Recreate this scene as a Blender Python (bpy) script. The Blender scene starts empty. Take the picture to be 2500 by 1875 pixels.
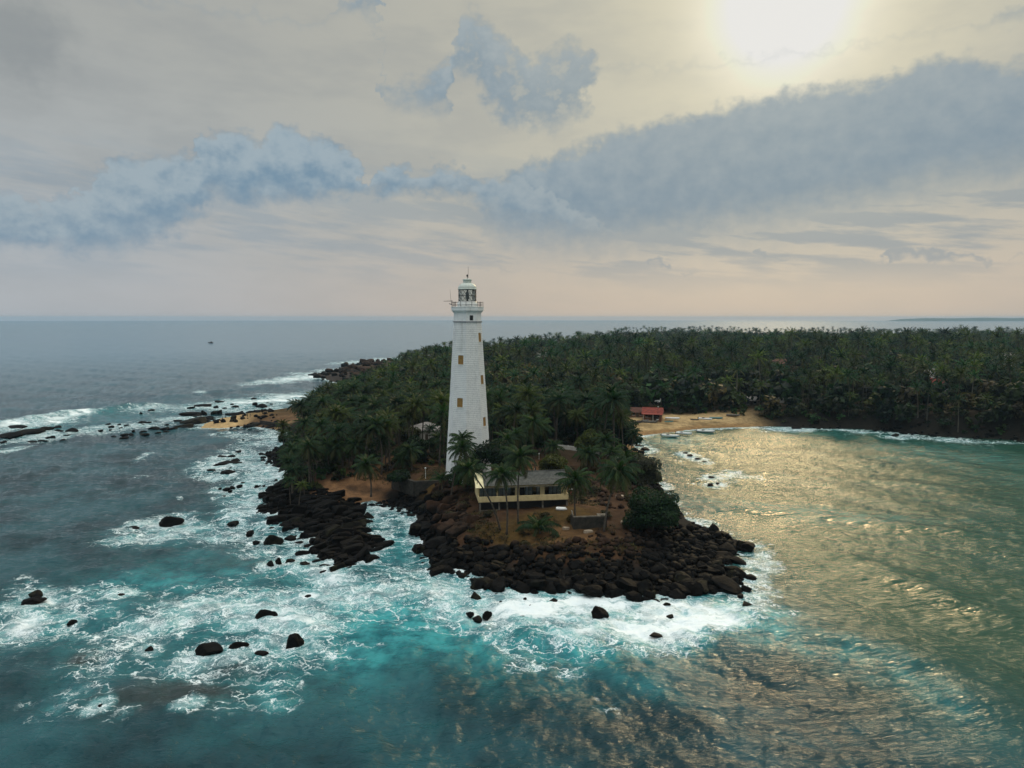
import bpy, math, random
import numpy as np

# ------------------------------------------------------------------ camera, sky, sun, exposure
FPX = 1704.0                       # focal length in pixels of the 2500 px wide photograph
CAM_Z = 45.0
PITCH = math.radians(5.43)
SC = bpy.context.scene
COL = SC.collection

cam_d = bpy.data.cameras.new("camera")
cam_d.sensor_width = 36.0
cam_d.lens = 36.0 * FPX / 2500.0
cam_d.clip_start = 0.5
cam_d.clip_end = 40000.0
cam = bpy.data.objects.new("camera", cam_d)
cam.location = (0, 0, CAM_Z)
cam.rotation_euler = (math.pi / 2 - PITCH, 0, 0)
COL.objects.link(cam)
SC.camera = cam

SUN_AZ, SUN_EL = 20.5, 22.0        # degrees right of the view axis / above the horizon
EXPOSURE = 0.15
SKY_STRENGTH = 0.08                # Nishita part of the sky
VEIL = 0.97                        # share of the clear sky hidden by the overcast
SUN_STRENGTH = 0.78
SUN_ANGLE = 10.0
ZENITH = 6.2                       # how much brighter the overcast is overhead than low down
SC.view_settings.view_transform = 'Standard'
SC.view_settings.look = 'None'
SC.view_settings.gamma = 1.0
SC.view_settings.use_curve_mapping = False
SC.view_settings.exposure = EXPOSURE
SC.cycles.use_denoising = True
SC.cycles.max_bounces = 6
SC.cycles.diffuse_bounces = 2
SC.cycles.glossy_bounces = 3
SC.cycles.transmission_bounces = 4
SC.cycles.transparent_max_bounces = 6
SC.cycles.sample_clamp_indirect = 6.0
SC.cycles.caustics_reflective = False
SC.cycles.caustics_refractive = False


def pxdir(px, py):
    xc = (px - 1250.0) / FPX
    yc = -(py - 937.5) / FPX
    return np.array([xc, math.cos(PITCH) + yc * math.sin(PITCH), -math.sin(PITCH) + yc * math.cos(PITCH)])


def azel(px, py):
    d = pxdir(px, py)
    return math.degrees(math.atan2(d[0], d[1])), math.degrees(math.atan2(d[2], math.hypot(d[0], d[1])))


class NT:
    """short hand for building node trees"""
    def __init__(self, tree):
        self.t = tree
        self.n = tree.nodes
        self.l = tree.links

    def new(self, kind, **kw):
        nd = self.n.new(kind)
        for k, v in kw.items():
            setattr(nd, k, v)
        return nd

    def put(self, sock, v):
        if isinstance(v, bpy.types.NodeSocket):
            self.l.new(v, sock)
        elif v is not None:
            if isinstance(v, (tuple, list)) and len(v) == 3 and len(sock.default_value) == 4:
                v = tuple(v) + (1.0,)
            sock.default_value = v

    def m(self, op, a, b=None, c=None, clamp=False):
        nd = self.new('ShaderNodeMath', operation=op, use_clamp=clamp)
        self.put(nd.inputs[0], a); self.put(nd.inputs[1], b)
        if c is not None:
            self.put(nd.inputs[2], c)
        return nd.outputs[0]

    def v(self, op, a, b=None, out=0):
        nd = self.new('ShaderNodeVectorMath', operation=op)
        self.put(nd.inputs[0], a)
        if b is not None:
            if op == 'SCALE':
                self.put(nd.inputs[3], b)
            else:
                self.put(nd.inputs[1], b)
        return nd.outputs['Value'] if op in ('DOT_PRODUCT', 'LENGTH', 'DISTANCE') else nd.outputs[out]

    def ss(self, x, lo, hi, a=0.0, b=1.0):
        nd = self.new('ShaderNodeMapRange', interpolation_type='SMOOTHSTEP')
        for i, q in enumerate((x, lo, hi, a, b)):
            self.put(nd.inputs[i], q)
        return nd.outputs[0]

    def lin(self, x, lo, hi, a=0.0, b=1.0):
        nd = self.new('ShaderNodeMapRange', interpolation_type='LINEAR')
        for i, q in enumerate((x, lo, hi, a, b)):
            self.put(nd.inputs[i], q)
        return nd.outputs[0]

    def mix(self, f, a, b, blend='MIX'):
        nd = self.new('ShaderNodeMix', data_type='RGBA', blend_type=blend)
        nd.clamp_factor = True
        self.put(nd.inputs[0], f); self.put(nd.inputs[6], a); self.put(nd.inputs[7], b)
        return nd.outputs[2]

    def noise(self, vec, scale, detail=4.0, rough=0.55, dist=0.0, color=False, lac=2.0, dim='3D'):
        nd = self.new('ShaderNodeTexNoise', noise_dimensions=dim)
        self.put(nd.inputs['Vector'], vec)
        nd.inputs['Scale'].default_value = scale
        nd.inputs['Detail'].default_value = detail
        nd.inputs['Roughness'].default_value = rough
        nd.inputs['Lacunarity'].default_value = lac
        nd.inputs['Distortion'].default_value = dist
        return nd.outputs['Color' if color else 'Fac']

    def voro(self, vec, scale, feature='DISTANCE_TO_EDGE', rnd=1.0):
        nd = self.new('ShaderNodeTexVoronoi', feature=feature, voronoi_dimensions='2D')
        self.put(nd.inputs['Vector'], vec)
        nd.inputs['Scale'].default_value = scale
        nd.inputs['Randomness'].default_value = rnd
        return nd.outputs['Distance']

    def mapping(self, vec, loc=(0, 0, 0), rot=(0, 0, 0), scale=(1, 1, 1), kind='POINT'):
        nd = self.new('ShaderNodeMapping', vector_type=kind)
        self.put(nd.inputs[0], vec)
        nd.inputs[1].default_value = loc
        nd.inputs[2].default_value = rot
        nd.inputs[3].default_value = scale
        return nd.outputs[0]


# cloud banks as seen from the headland: photograph column, row of the top edge, row of the base
BANK = [(-60, 450, 640), (40, 452, 640), (85, 500, 640), (130, 468, 645), (185, 470, 650), (215, 425, 650), (260, 382, 645), (330, 372, 635), (400, 372, 600),
        (465, 375, 560), (482, 325, 540), (510, 303, 527), (560, 316, 530), (640, 332, 532), (668, 300, 532), (712, 297, 528), (760, 322, 524),
        (812, 335, 520), (862, 370, 514), (893, 425, 508), (905, 458, 505), (930, 410, 506), (970, 392, 506), (1012, 414, 500), (1060, 394, 496),
        (1110, 402, 500), (1150, 428, 510), (1200, 425, 540), (1290, 420, 580), (1400, 500, 590), (1500, 560, 590), (1560, 600, 590)]
LONG = [(1120, 480, 480), (1180, 436, 620), (1260, 400, 665), (1350, 366, 680), (1450, 332, 685), (1550, 296, 680), (1700, 262, 665), (1850, 226, 650), (1950, 210, 640),
        (2050, 192, 620), (2150, 178, 600), (2205, 146, 590), (2280, 132, 575), (2350, 124, 565), (2420, 136, 555), (2500, 136, 545), (2640, 146, 540)]
HIGH = [(800, 60, 60), (835, -10, 25), (880, -50, 50), (915, -50, 40), (930, 60, 60), (938, 208, 255), (1005, 190, 268), (1040, 172, 278), (1075, 150, 288), (1100, 125, 292), (1108, 50, 200), (1120, 26, 190), (1150, 20, 200),
        (1185, 46, 250), (1215, 70, 300), (1250, 88, 330), (1275, 118, 300), (1300, 140, 330), (1335, 118, 318), (1368, 104, 318), (1400, 92, 305), (1428, 102, 270), (1448, 132, 200), (1468, 165, 165), (1600, 165, 165),
        (2380, 60, 60), (2400, 50, 75), (2440, 15, 70), (2500, 0, 50), (2600, -20, 40)]
LOW = [(960, 520, 520), (1100, 640, 640), (1180, 645, 662), (1260, 650, 660), (1350, 655, 655), (1500, 640, 640), (1548, 668, 668), (1560, 652, 672), (1578, 670, 670), (1595, 628, 668), (1630, 640, 670), (1645, 670, 670),
       (1662, 655, 674), (1700, 660, 674), (1712, 672, 672), (1780, 645, 645), (1795, 628, 648), (1822, 640, 648), (1838, 602, 648), (1880, 612, 648), (1935, 628, 648), (1990, 642, 648),
       (2075, 645, 645), (2092, 622, 652), (2150, 632, 652), (2200, 590, 645), (2300, 605, 646), (2420, 625, 648), (2450, 640, 640), (2640, 600, 640)]


def build_world():
    w = bpy.data.worlds.new("World")
    SC.world = w
    w.use_nodes = True
    t = NT(w.node_tree)
    t.n.clear()
    D = t.v('NORMALIZE', t.new('ShaderNodeTexCoord').outputs['Generated'])
    sep = t.new('ShaderNodeSeparateXYZ'); t.put(sep.inputs[0], D)
    dx, dy, dz = sep.outputs
    deg = 180.0 / math.pi
    az = t.m('MULTIPLY', t.m('ARCTAN2', dx, dy), deg)
    el = t.m('MULTIPLY', t.m('ARCSINE', dz), deg)
    cmb = t.new('ShaderNodeCombineXYZ'); t.put(cmb.inputs[0], az); t.put(cmb.inputs[1], el)
    P = cmb.outputs[0]
    # billowing edges: the angular coordinates are warped with noise
    nz = t.noise(t.v('MULTIPLY', P, (1.0, 1.25, 1.0)), 0.58, 5.0, 0.58, color=True, dim='2D')
    big = t.noise(t.v('MULTIPLY', P, (0.55, 1.7, 1.0)), 0.17, 4.0, 0.6, dim='2D')
    ns = t.new('ShaderNodeSeparateXYZ'); t.put(ns.inputs[0], nz)
    n1, n2, n3 = ns.outputs
    azw = t.m('MULTIPLY_ADD', t.m('SUBTRACT', n1, 0.5), 3.4, az)
    elw = t.m('MULTIPLY_ADD', t.m('SUBTRACT', n2, 0.5), 2.4, el)
    u = t.lin(azw, -40.0, 40.0)

    w3 = t.new('ShaderNodeCombineXYZ'); t.put(w3.inputs[1], az); w3 = w3.outputs[0]

    def layer(rows, lo, hi, kt=1.6, kb=1.0):
        """opacity and height (0 base .. 1 crest) of one bank"""
        r = t.new('ShaderNodeValToRGB')
        cr = r.color_ramp
        cr.interpolation = 'LINEAR'
        stops = []
        for (x, top, bot) in rows:
            a, e1 = azel(x, top)
            _, e0 = azel(x, bot)
            stops.append(((a + 40.0) / 80.0, (e1 + 10) / 50.0, (e0 + 10) / 50.0))
        while len(cr.elements) > 1:
            cr.elements.remove(cr.elements[-1])
        for i, (p, e1, e0) in enumerate(stops[:32]):
            el_ = cr.elements[0] if i == 0 else cr.elements.new(min(max(p, 0.0), 1.0))
            el_.position = min(max(p, 0.0), 1.0)
            el_.color = (e1, e0, 0, 1)
        t.put(r.inputs[0], u)
        s = t.new('ShaderNodeSeparateColor'); t.put(s.inputs[0], r.outputs[0])
        top = t.m('MULTIPLY_ADD', s.outputs[0], 50.0, -10.0)
        bot = t.m('MULTIPLY_ADD', s.outputs[1], 50.0, -10.0)
        a1 = t.m('SUBTRACT', top, elw)
        a0 = t.m('SUBTRACT', elw, bot)
        f = t.m('MINIMUM', t.m('MULTIPLY', a1, kt), t.m('MULTIPLY', a0, kb))
        h = t.m('DIVIDE', a0, t.m('MAXIMUM', t.m('SUBTRACT', top, bot), 0.6))
        return t.ss(f, lo, hi), h, a1

    dA, hA, aA = layer(BANK, -0.2, 1.2, 1.5, 0.6)
    dE, hE, aE = layer(LONG, -0.3, 1.8, 1.5, 0.30)
    dD, hD, aD = layer(HIGH, -0.5, 1.5, 1.4, 0.8)
    dF, hF, aF = layer(LOW, -0.1, 0.7)
    # nothing of the described banks beyond the frame; there the broken cloud goes on at random
    inside = t.m('MULTIPLY', t.ss(t.m('ABSOLUTE', az), 38.0, 44.0, 1.0, 0.0), t.ss(el, 30.0, 36.0, 1.0, 0.0))
    gen = t.noise(t.v('MULTIPLY', D, (3.0, 3.0, 5.0)), 1.0, 4.0, 0.6)
    dG = t.m('MULTIPLY', t.m('SUBTRACT', 1.0, inside), t.ss(gen, 0.5, 0.68, 0.0, 0.75))
    streak = t.noise(t.v('ADD', t.v('MULTIPLY', t.v('ADD', P, t.v('MULTIPLY', w3, (0.0, 0.10, 0.0))), (0.085, 0.62, 1.0)), (3.3, 7.7, 0)), 1.0, 5.0, 0.6, dim='2D')
    dS = t.m('MULTIPLY', t.m('MULTIPLY', t.ss(streak, 0.40, 0.62), t.ss(el, 14.0, 8.5)), t.m('MULTIPLY', t.ss(el, 1.5, 5.5), t.ss(az, -12.0, 10.0, 0.32, 0.58)))

    # the high veil
    sd = np.array([math.sin(math.radians(SUN_AZ)) * math.cos(math.radians(SUN_EL)),
                   math.cos(math.radians(SUN_AZ)) * math.cos(math.radians(SUN_EL)), math.sin(math.radians(SUN_EL))])
    ca = t.m('MINIMUM', t.v('DOT_PRODUCT', D, tuple(sd)), 1.0)
    ang = t.m('MULTIPLY', t.m('ARCCOSINE', ca), deg)
    g1 = t.m('POWER', 0.36788, t.m('MULTIPLY', t.m('MULTIPLY', ang, ang), 1.0 / 20.0))
    g2 = t.m('POWER', 0.36788, t.m('MULTIPLY', ang, 1.0 / 11.0))
    hz = t.ss(el, -1.0, 13.0)
    veil = t.mix(hz, (0.435, 0.378, 0.335), (0.385, 0.383, 0.342))
    veil = t.mix(t.ss(az, -38.0, 6.0, 0.80, 0.0), veil, t.mix(t.ss(el, 2.0, 22.0), (0.36, 0.405, 0.45), (0.33, 0.345, 0.34)))
    veil = t.mix(t.m('MULTIPLY', t.ss(big, 0.36, 0.70), t.ss(el, 3.0, 12.0, 0.15, 0.42)), veil, (0.265, 0.285, 0.295))
    # a grey smudge of lower scud high on the left
    a0_, e0_ = azel(50, 90)
    q = t.mapping(P, (a0_, e0_, 0), (0, 0, 0), (4.0, 3.6, 1.0), 'TEXTURE')
    veil = t.mix(t.m('MULTIPLY', t.ss(t.m('ADD', t.v('LENGTH', q), t.m('MULTIPLY', n1, 0.9)), 1.6, 0.6), 0.55), veil, (0.20, 0.225, 0.24))
    # overcast skies brighten towards the zenith
    zen = t.lin(t.m('MAXIMUM', dz, 0.0), 0.58, 1.0, 1.0, ZENITH)
    glow = t.v('ADD', t.v('SCALE', (0.42, 0.43, 0.47), g1), t.v('SCALE', (0.35, 0.295, 0.12), g2))
    nish = t.new('ShaderNodeTexSky', sky_type='NISHITA')
    nish.sun_disc = False
    nish.sun_elevation = math.radians(SUN_EL)
    nish.sun_rotation = math.radians(SUN_AZ)
    nish.air_density = 1.0; nish.dust_density = 1.5; nish.ozone_density = 1.0
    # the overcast veil hides nearly all of the clear sky above it
    base = t.mix(VEIL, t.v('SCALE', nish.outputs[0], SKY_STRENGTH), t.v('ADD', veil, glow))
    base = t.v('SCALE', t.v('MINIMUM', base, (0.74, 0.73, 0.70)), zen)
    # cloud colours: blue-grey bases, paler billows on top
    dark = t.mix(t.ss(az, -20.0, 15.0), (0.150, 0.245, 0.335), (0.182, 0.250, 0.310))
    lite = t.mix(t.ss(az, -20.0, 15.0), (0.300, 0.375, 0.425), (0.285, 0.335, 0.365))
    hmax = t.m('MAXIMUM', t.m('MULTIPLY', hA, dA), t.m('MAXIMUM', t.m('MULTIPLY', t.m('MULTIPLY', hE, 0.7), dE), t.m('MULTIPLY', t.m('MULTIPLY', hD, 0.75), dD)))
    bil = t.m('ADD', hmax, t.m('MULTIPLY', t.m('SUBTRACT', n3, 0.5), t.ss(az, -6.0, 8.0, 1.4, 0.7)))
    cl = t.mix(t.ss(bil, 0.05, 0.95), dark, lite)
    cl = t.v('ADD', cl, t.v('SCALE', (0.10, 0.09, 0.055), g2))
    cl = t.v('SCALE', cl, t.lin(t.m('MAXIMUM', dz, 0.0), 0.58, 1.0, 1.0, ZENITH * 0.8))
    op = t.m('MAXIMUM', t.m('MULTIPLY', t.m('MULTIPLY', dA, t.ss(az, -40.0, -15.0, 0.78, 0.97)), t.ss(hA, -0.05, 0.45, 0.45, 1.0)),
             t.m('MAXIMUM', t.m('MULTIPLY', dE, t.ss(hE, -0.1, 0.5, 0.55, 0.96)), t.m('MULTIPLY', dD, t.ss(n3, 0.28, 0.52, 0.34, 0.78))))
    op = t.m('MULTIPLY', op, inside)
    op = t.m('MAXIMUM', op, t.m('MAXIMUM', t.m('MULTIPLY', dF, 0.55), t.m('MAXIMUM', dS, dG)))
    sky = t.mix(op, base, cl)
    bg = t.new('ShaderNodeBackground')
    t.put(bg.inputs[0], sky)
    bg.inputs[1].default_value = 1.0
    out = t.new('ShaderNodeOutputWorld')
    t.l.new(bg.outputs[0], out.inputs[0])
    w.cycles.sampling_method = 'MANUAL'
    w.cycles.sample_map_resolution = 512


build_world()

sun_d = bpy.data.lights.new("sun", 'SUN')
sun_d.energy = SUN_STRENGTH
sun_d.angle = math.radians(SUN_ANGLE)
sun_d.color = (1.0, 0.74, 0.38)
sun = bpy.data.objects.new("sun", sun_d)
# the lamp shines along its -Z axis
sun.rotation_euler = (math.radians(90 - SUN_EL), 0, math.radians(180 - SUN_AZ))
sun.location = (200, 500, 300)
COL.objects.link(sun)

# ------------------------------------------------------------------ helpers
RNG = np.random.default_rng(7)
random.seed(7)


def at(px, py, z=0.0):
    """point of the world at height z that the photograph shows at this pixel"""
    d = pxdir(px, py)
    t_ = (z - CAM_Z) / d[2]
    return np.array([d[0] * t_, d[1] * t_, z])


def at_y(px, py, Y):
    """point of the world at depth Y"""
    d = pxdir(px, py)
    t_ = Y / d[1]
    return np.array([d[0] * t_, Y, CAM_Z + d[2] * t_])


def to_px(x, y, z):
    cp, sp = math.cos(PITCH), math.sin(PITCH)
    f = y * cp - (z - CAM_Z) * sp
    u_ = y * sp + (z - CAM_Z) * cp
    return 1250 + FPX * x / f, 937.5 - FPX * u_ / f


def _hash(ix, iy, iz, seed):
    h = (ix.astype(np.int64) * 374761393 + iy.astype(np.int64) * 668265263 + iz.astype(np.int64) * 2147483647 + seed * 1274126177) & 0xffffffff
    h = ((h ^ (h >> 13)) * 1274126177) & 0xffffffff
    h = ((h ^ (h >> 16)) * 2246822519) & 0xffffffff
    return ((h ^ (h >> 15)) & 0xffffff) / float(0xffffff)


def vnoise(x, y, z=None, seed=0):
    x = np.asarray(x, float); y = np.asarray(y, float)
    z = np.zeros_like(x) if z is None else np.asarray(z, float)
    ix, iy, iz = np.floor(x), np.floor(y), np.floor(z)
    fx, fy, fz = x - ix, y - iy, z - iz
    fx, fy, fz = (q * q * q * (q * (q * 6 - 15) + 10) for q in (fx, fy, fz))
    r = 0
    for a in (0, 1):
        wa = fx if a else 1 - fx
        for b in (0, 1):
            wb = fy if b else 1 - fy
            for c in ((0, 1) if np.any(fz) else (0,)):
                wc = fz if c else 1 - fz
                r = r + wa * wb * wc * _hash(ix + a, iy + b, iz + c, seed)
    return r


def fbm(x, y, z=None, octaves=4, seed=0, gain=0.5):
    s, a, tot = 0.0, 1.0, 0.0
    for o in range(octaves):
        k = 2.03 ** o
        s = s + a * vnoise(np.asarray(x) * k + 17.3 * o, np.asarray(y) * k + 5.1 * o, None if z is None else np.asarray(z) * k, seed + o)
        tot += a
        a *= gain
    return s / tot


def sstep(x, a, b):
    q = np.clip((np.asarray(x, float) - a) / (b - a), 0, 1)
    return q * q * (3 - 2 * q)


def mesh_np(name, V, quads=None, tris=None, smooth=True):
    me = bpy.data.meshes.new(name)
    V = np.asarray(V, np.float32).reshape(-1, 3)
    parts, totals = [], []
    if quads is not None and len(quads):
        q = np.asarray(quads, np.int32).reshape(-1, 4); parts.append(q.ravel()); totals.append(np.full(len(q), 4, np.int32))
    if tris is not None and len(tris):
        q = np.asarray(tris, np.int32).reshape(-1, 3); parts.append(q.ravel()); totals.append(np.full(len(q), 3, np.int32))
    loops = np.concatenate(parts); tot = np.concatenate(totals)
    start = np.concatenate([[0], np.cumsum(tot)[:-1]]).astype(np.int32)
    me.vertices.add(len(V)); me.vertices.foreach_set("co", V.ravel())
    me.loops.add(len(loops)); me.loops.foreach_set("vertex_index", loops)
    me.polygons.add(len(tot)); me.polygons.foreach_set("loop_start", start); me.polygons.foreach_set("loop_total", tot)
    me.update(calc_edges=True)
    me.polygons.foreach_set("use_smooth", np.full(len(tot), bool(smooth)))
    return me


def add_attr(me, name, data, kind='FLOAT'):
    a = me.attributes.new(name, kind, 'POINT')
    data = np.asarray(data, np.float32)
    if kind == 'FLOAT':
        a.data.foreach_set("value", data.ravel())
    else:
        if data.shape[1] == 3:
            data = np.concatenate([data, np.ones((len(data), 1), np.float32)], 1)
        a.data.foreach_set("color", data.ravel())


class MB:
    """collects simple solids into one mesh"""
    def __init__(self):
        self.V, self.F = [], []

    def solid(self, pts, faces):
        k = len(self.V)
        self.V += [tuple(map(float, p)) for p in pts]
        self.F += [tuple(k + i for i in f) for f in faces]
        return self

    def box(self, x0, x1, y0, y1, z0, z1):
        return self.solid([(x0, y0, z0), (x1, y0, z0), (x1, y1, z0), (x0, y1, z0), (x0, y0, z1), (x1, y0, z1), (x1, y1, z1), (x0, y1, z1)],
                          [(0, 3, 2, 1), (4, 5, 6, 7), (0, 1, 5, 4), (1, 2, 6, 5), (2, 3, 7, 6), (3, 0, 4, 7)])

    def tube(self, pts, radii, n=8, cap=True):
        pts = [np.asarray(p, float) for p in pts]
        k = len(self.V)
        prev = None
        for i, p in enumerate(pts):
            d = pts[min(i + 1, len(pts) - 1)] - pts[max(i - 1, 0)]
            d /= max(np.linalg.norm(d), 1e-9)
            if prev is None:
                ref = np.array([1.0, 0, 0]) if abs(d[2]) > 0.9 else np.array([0, 0, 1.0])
                a = np.cross(d, ref)
            else:
                a = prev - d * prev.dot(d)
            a /= max(np.linalg.norm(a), 1e-9)
            prev = a
            b = np.cross(d, a)
            r = radii[i] if hasattr(radii, '__len__') else radii
            for j in range(n):
                th = 2 * math.pi * j / n
                self.V.append(tuple(p + (a * math.cos(th) + b * math.sin(th)) * r))
        for i in range(len(pts) - 1):
            for j in range(n):
                j2 = (j + 1) % n
                self.F.append((k + i * n + j, k + i * n + j2, k + (i + 1) * n + j2, k + (i + 1) * n + j))
        if cap:
            self.F.append(tuple(k + j for j in range(n))[::-1])
            self.F.append(tuple(k + (len(pts) - 1) * n + j for j in range(n)))
        return self

    def lathe(self, prof, n=24, c=(0, 0), off=0.0):
        """profile [(r, z)] turned about a vertical axis"""
        k = len(self.V)
        for (r, z) in prof:
            for j in range(n):
                th = 2 * math.pi * j / n + off
                self.V.append((c[0] + r * math.cos(th), c[1] + r * math.sin(th), z))
        for i in range(len(prof) - 1):
            for j in range(n):
                j2 = (j + 1) % n
                self.F.append((k + i * n + j, k + i * n + j2, k + (i + 1) * n + j2, k + (i + 1) * n + j))
        self.F.append(tuple(k + j for j in range(n))[::-1])
        self.F.append(tuple(k + (len(prof) - 1) * n + j for j in range(n)))
        return self

    def mesh(self, name, smooth=False):
        me = bpy.data.meshes.new(name)
        me.from_pydata(self.V, [], self.F)
        if smooth:
            me.polygons.foreach_set("use_smooth", np.full(len(me.polygons), True))
        me.update()
        return me


def link(name, me, mat=None, parent=None, loc=(0, 0, 0), rot=(0, 0, 0), scale=(1, 1, 1)):
    o = bpy.data.objects.new(name, me)
    COL.objects.link(o)
    o.location = tuple(map(float, loc)); o.rotation_euler = tuple(map(float, rot)); o.scale = tuple(map(float, scale))
    if parent is not None:
        o.parent = parent
    if me is not None and mat is not None and not me.materials:
        me.materials.append(mat)
    return o


def tag(o, label, cat, group=None, kind=None):
    if label: o["label"] = label
    if cat: o["category"] = cat
    if group: o["group"] = group
    if kind: o["kind"] = kind
    return o


def thing(name, label, cat, loc=(0, 0, 0), rotz=0.0, group=None, scale=1.0):
    o = link(name, None, loc=loc, rot=(0, 0, rotz), scale=(scale,) * 3)
    o.empty_display_size = 0.3
    return tag(o, label, cat, group)


def struct(name, me, mat):
    o = link(name, me, mat)
    o["kind"] = "structure"
    return o


# ------------------------------------------------------------------ materials
def new_mat(name):
    m = bpy.data.materials.new(name)
    m.use_nodes = True
    t = NT(m.node_tree)
    t.n.clear()
    out = t.new('ShaderNodeOutputMaterial')
    return m, t, out


def pmat(name, c1, c2, scale=2.0, rough=0.8, bump=0.0, bscale=None, metallic=0.0, spec=0.4, vary=0.0, world=False, lo=0.35, hi=0.65):
    m, t, out = new_mat(name)
    tc = t.new('ShaderNodeTexCoord').outputs['Object']
    if world:
        tc = t.new('ShaderNodeNewGeometry').outputs['Position']
    n = t.noise(tc, scale, 6.0, 0.62)
    col = t.mix(t.ss(n, lo, hi), c1, c2)
    if vary:
        r = t.new('ShaderNodeObjectInfo').outputs['Random']
        col = t.v('SCALE', col, t.lin(r, 0, 1, 1 - vary, 1 + vary))
    b = t.new('ShaderNodeBsdfPrincipled')
    t.put(b.inputs['Base Color'], col)
    b.inputs['Roughness'].default_value = rough
    b.inputs['Metallic'].default_value = metallic
    b.inputs['Specular IOR Level'].default_value = spec
    if bump:
        bn = t.new('ShaderNodeBump')
        bn.inputs['Strength'].default_value = 1.0
        bn.inputs['Distance'].default_value = bump
        t.put(bn.inputs['Height'], t.noise(tc, bscale or scale * 2.5, 6.0, 0.6))
        t.put(b.inputs['Normal'], bn.outputs[0])
    t.l.new(b.outputs[0], out.inputs[0])
    return m


def leaf_mat(name, gain=1.0, trans=0.25):
    """foliage: colour per leaf from the mesh, a little light through the blade"""
    m, t, out = new_mat(name)
    at_ = t.new('ShaderNodeAttribute'); at_.attribute_name = 'col'
    pos = t.new('ShaderNodeNewGeometry').outputs['Position']
    n = t.noise(pos, 0.35, 3.0, 0.6)
    r = t.new('ShaderNodeObjectInfo').outputs['Random']
    col = t.v('SCALE', at_.outputs['Color'], t.m('MULTIPLY', t.lin(n, 0.3, 0.7, 0.72 * gain, 1.3 * gain), t.lin(r, 0, 1, 0.8, 1.2)))
    b = t.new('ShaderNodeBsdfPrincipled')
    t.put(b.inputs['Base Color'], col)
    b.inputs['Roughness'].default_value = 0.62
    b.inputs['Specular IOR Level'].default_value = 0.22
    tr = t.new('ShaderNodeBsdfTranslucent')
    t.put(tr.inputs[0], t.v('MULTIPLY', col, (1.1, 1.5, 0.6)))
    mx = t.new('ShaderNodeMixShader'); mx.inputs[0].default_value = trans
    t.l.new(b.outputs[0], mx.inputs[1]); t.l.new(tr.outputs[0], mx.inputs[2])
    t.l.new(mx.outputs[0], out.inputs[0])
    return m


def rock_mat():
    m, t, out = new_mat('shore_rock')
    geo = t.new('ShaderNodeNewGeometry')
    pos = geo.outputs['Position']
    sp = t.new('ShaderNodeSeparateXYZ'); t.put(sp.inputs[0], pos)
    n = t.noise(pos, 0.9, 7.0, 0.65)
    n2 = t.noise(pos, 0.09, 3.0, 0.5)
    r = t.new('ShaderNodeObjectInfo').outputs['Random']
    dry = t.mix(t.ss(n, 0.35, 0.68), (0.014, 0.010, 0.008), (0.062, 0.038, 0.025))
    dry = t.mix(t.m('MULTIPLY', t.ss(n2, 0.45, 0.65), 0.6), dry, (0.058, 0.032, 0.021))
    dry = t.v('SCALE', dry, t.lin(r, 0, 1, 0.7, 1.35))
    wet = t.mix(t.ss(n, 0.3, 0.7), (0.0022, 0.0020, 0.0020), (0.0070, 0.0058, 0.0050))
    wet = t.mix(t.m('MULTIPLY', t.ss(r, 0.7, 1.0), t.ss(n, 0.45, 0.6)), wet, (0.020, 0.019, 0.010))
    # rock is stained black by spray up to the splash line
    h = t.m('ADD', sp.outputs[2], t.m('MULTIPLY', t.m('SUBTRACT', n2, 0.5), 3.0))
    dryness = t.ss(h, 3.0, 4.6)
    b = t.new('ShaderNodeBsdfPrincipled')
    t.put(b.inputs['Base Color'], t.mix(dryness, wet, dry))
    t.put(b.inputs['Roughness'], t.lin(dryness, 0, 1, 0.62, 0.9))
    b.inputs['Specular IOR Level'].default_value = 0.06
    bn = t.new('ShaderNodeBump')
    bn.inputs['Distance'].default_value = 0.16
    t.put(bn.inputs['Height'], t.noise(pos, 2.2, 8.0, 0.68))
    t.put(b.inputs['Normal'], bn.outputs[0])
    t.l.new(b.outputs[0], out.inputs[0])
    return m


def ground_mat():
    m, t, out = new_mat('headland_ground')
    a = t.new('ShaderNodeAttribute'); a.attribute_name = 'col'
    pos = t.new('ShaderNodeNewGeometry').outputs['Position']
    n = t.noise(pos, 0.6, 8.0, 0.68)
    n2 = t.noise(pos, 0.12, 4.0, 0.6)
    col = t.v('SCALE', a.outputs['Color'], t.m('MULTIPLY', t.lin(n, 0.25, 0.75, 0.45, 1.55), t.lin(n2, 0.3, 0.7, 0.82, 1.18)))
    # dry litter and tufts
    v = t.noise(pos, 2.3, 4.0, 0.7)
    col = t.mix(t.m('MULTIPLY', t.ss(v, 0.54, 0.68), t.ss(n2, 0.32, 0.6, 0.15, 0.75)), col, (0.020, 0.019, 0.009))
    b = t.new('ShaderNodeBsdfPrincipled')
    t.put(b.inputs['Base Color'], col)
    b.inputs['Roughness'].default_value = 0.95
    b.inputs['Specular IOR Level'].default_value = 0.15
    bn = t.new('ShaderNodeBump'); bn.inputs['Distance'].default_value = 0.22
    t.put(bn.inputs['Height'], t.noise(pos, 1.1, 8.0, 0.7))
    t.put(b.inputs['Normal'], bn.outputs[0])
    t.l.new(b.outputs[0], out.inputs[0])
    return m


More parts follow.
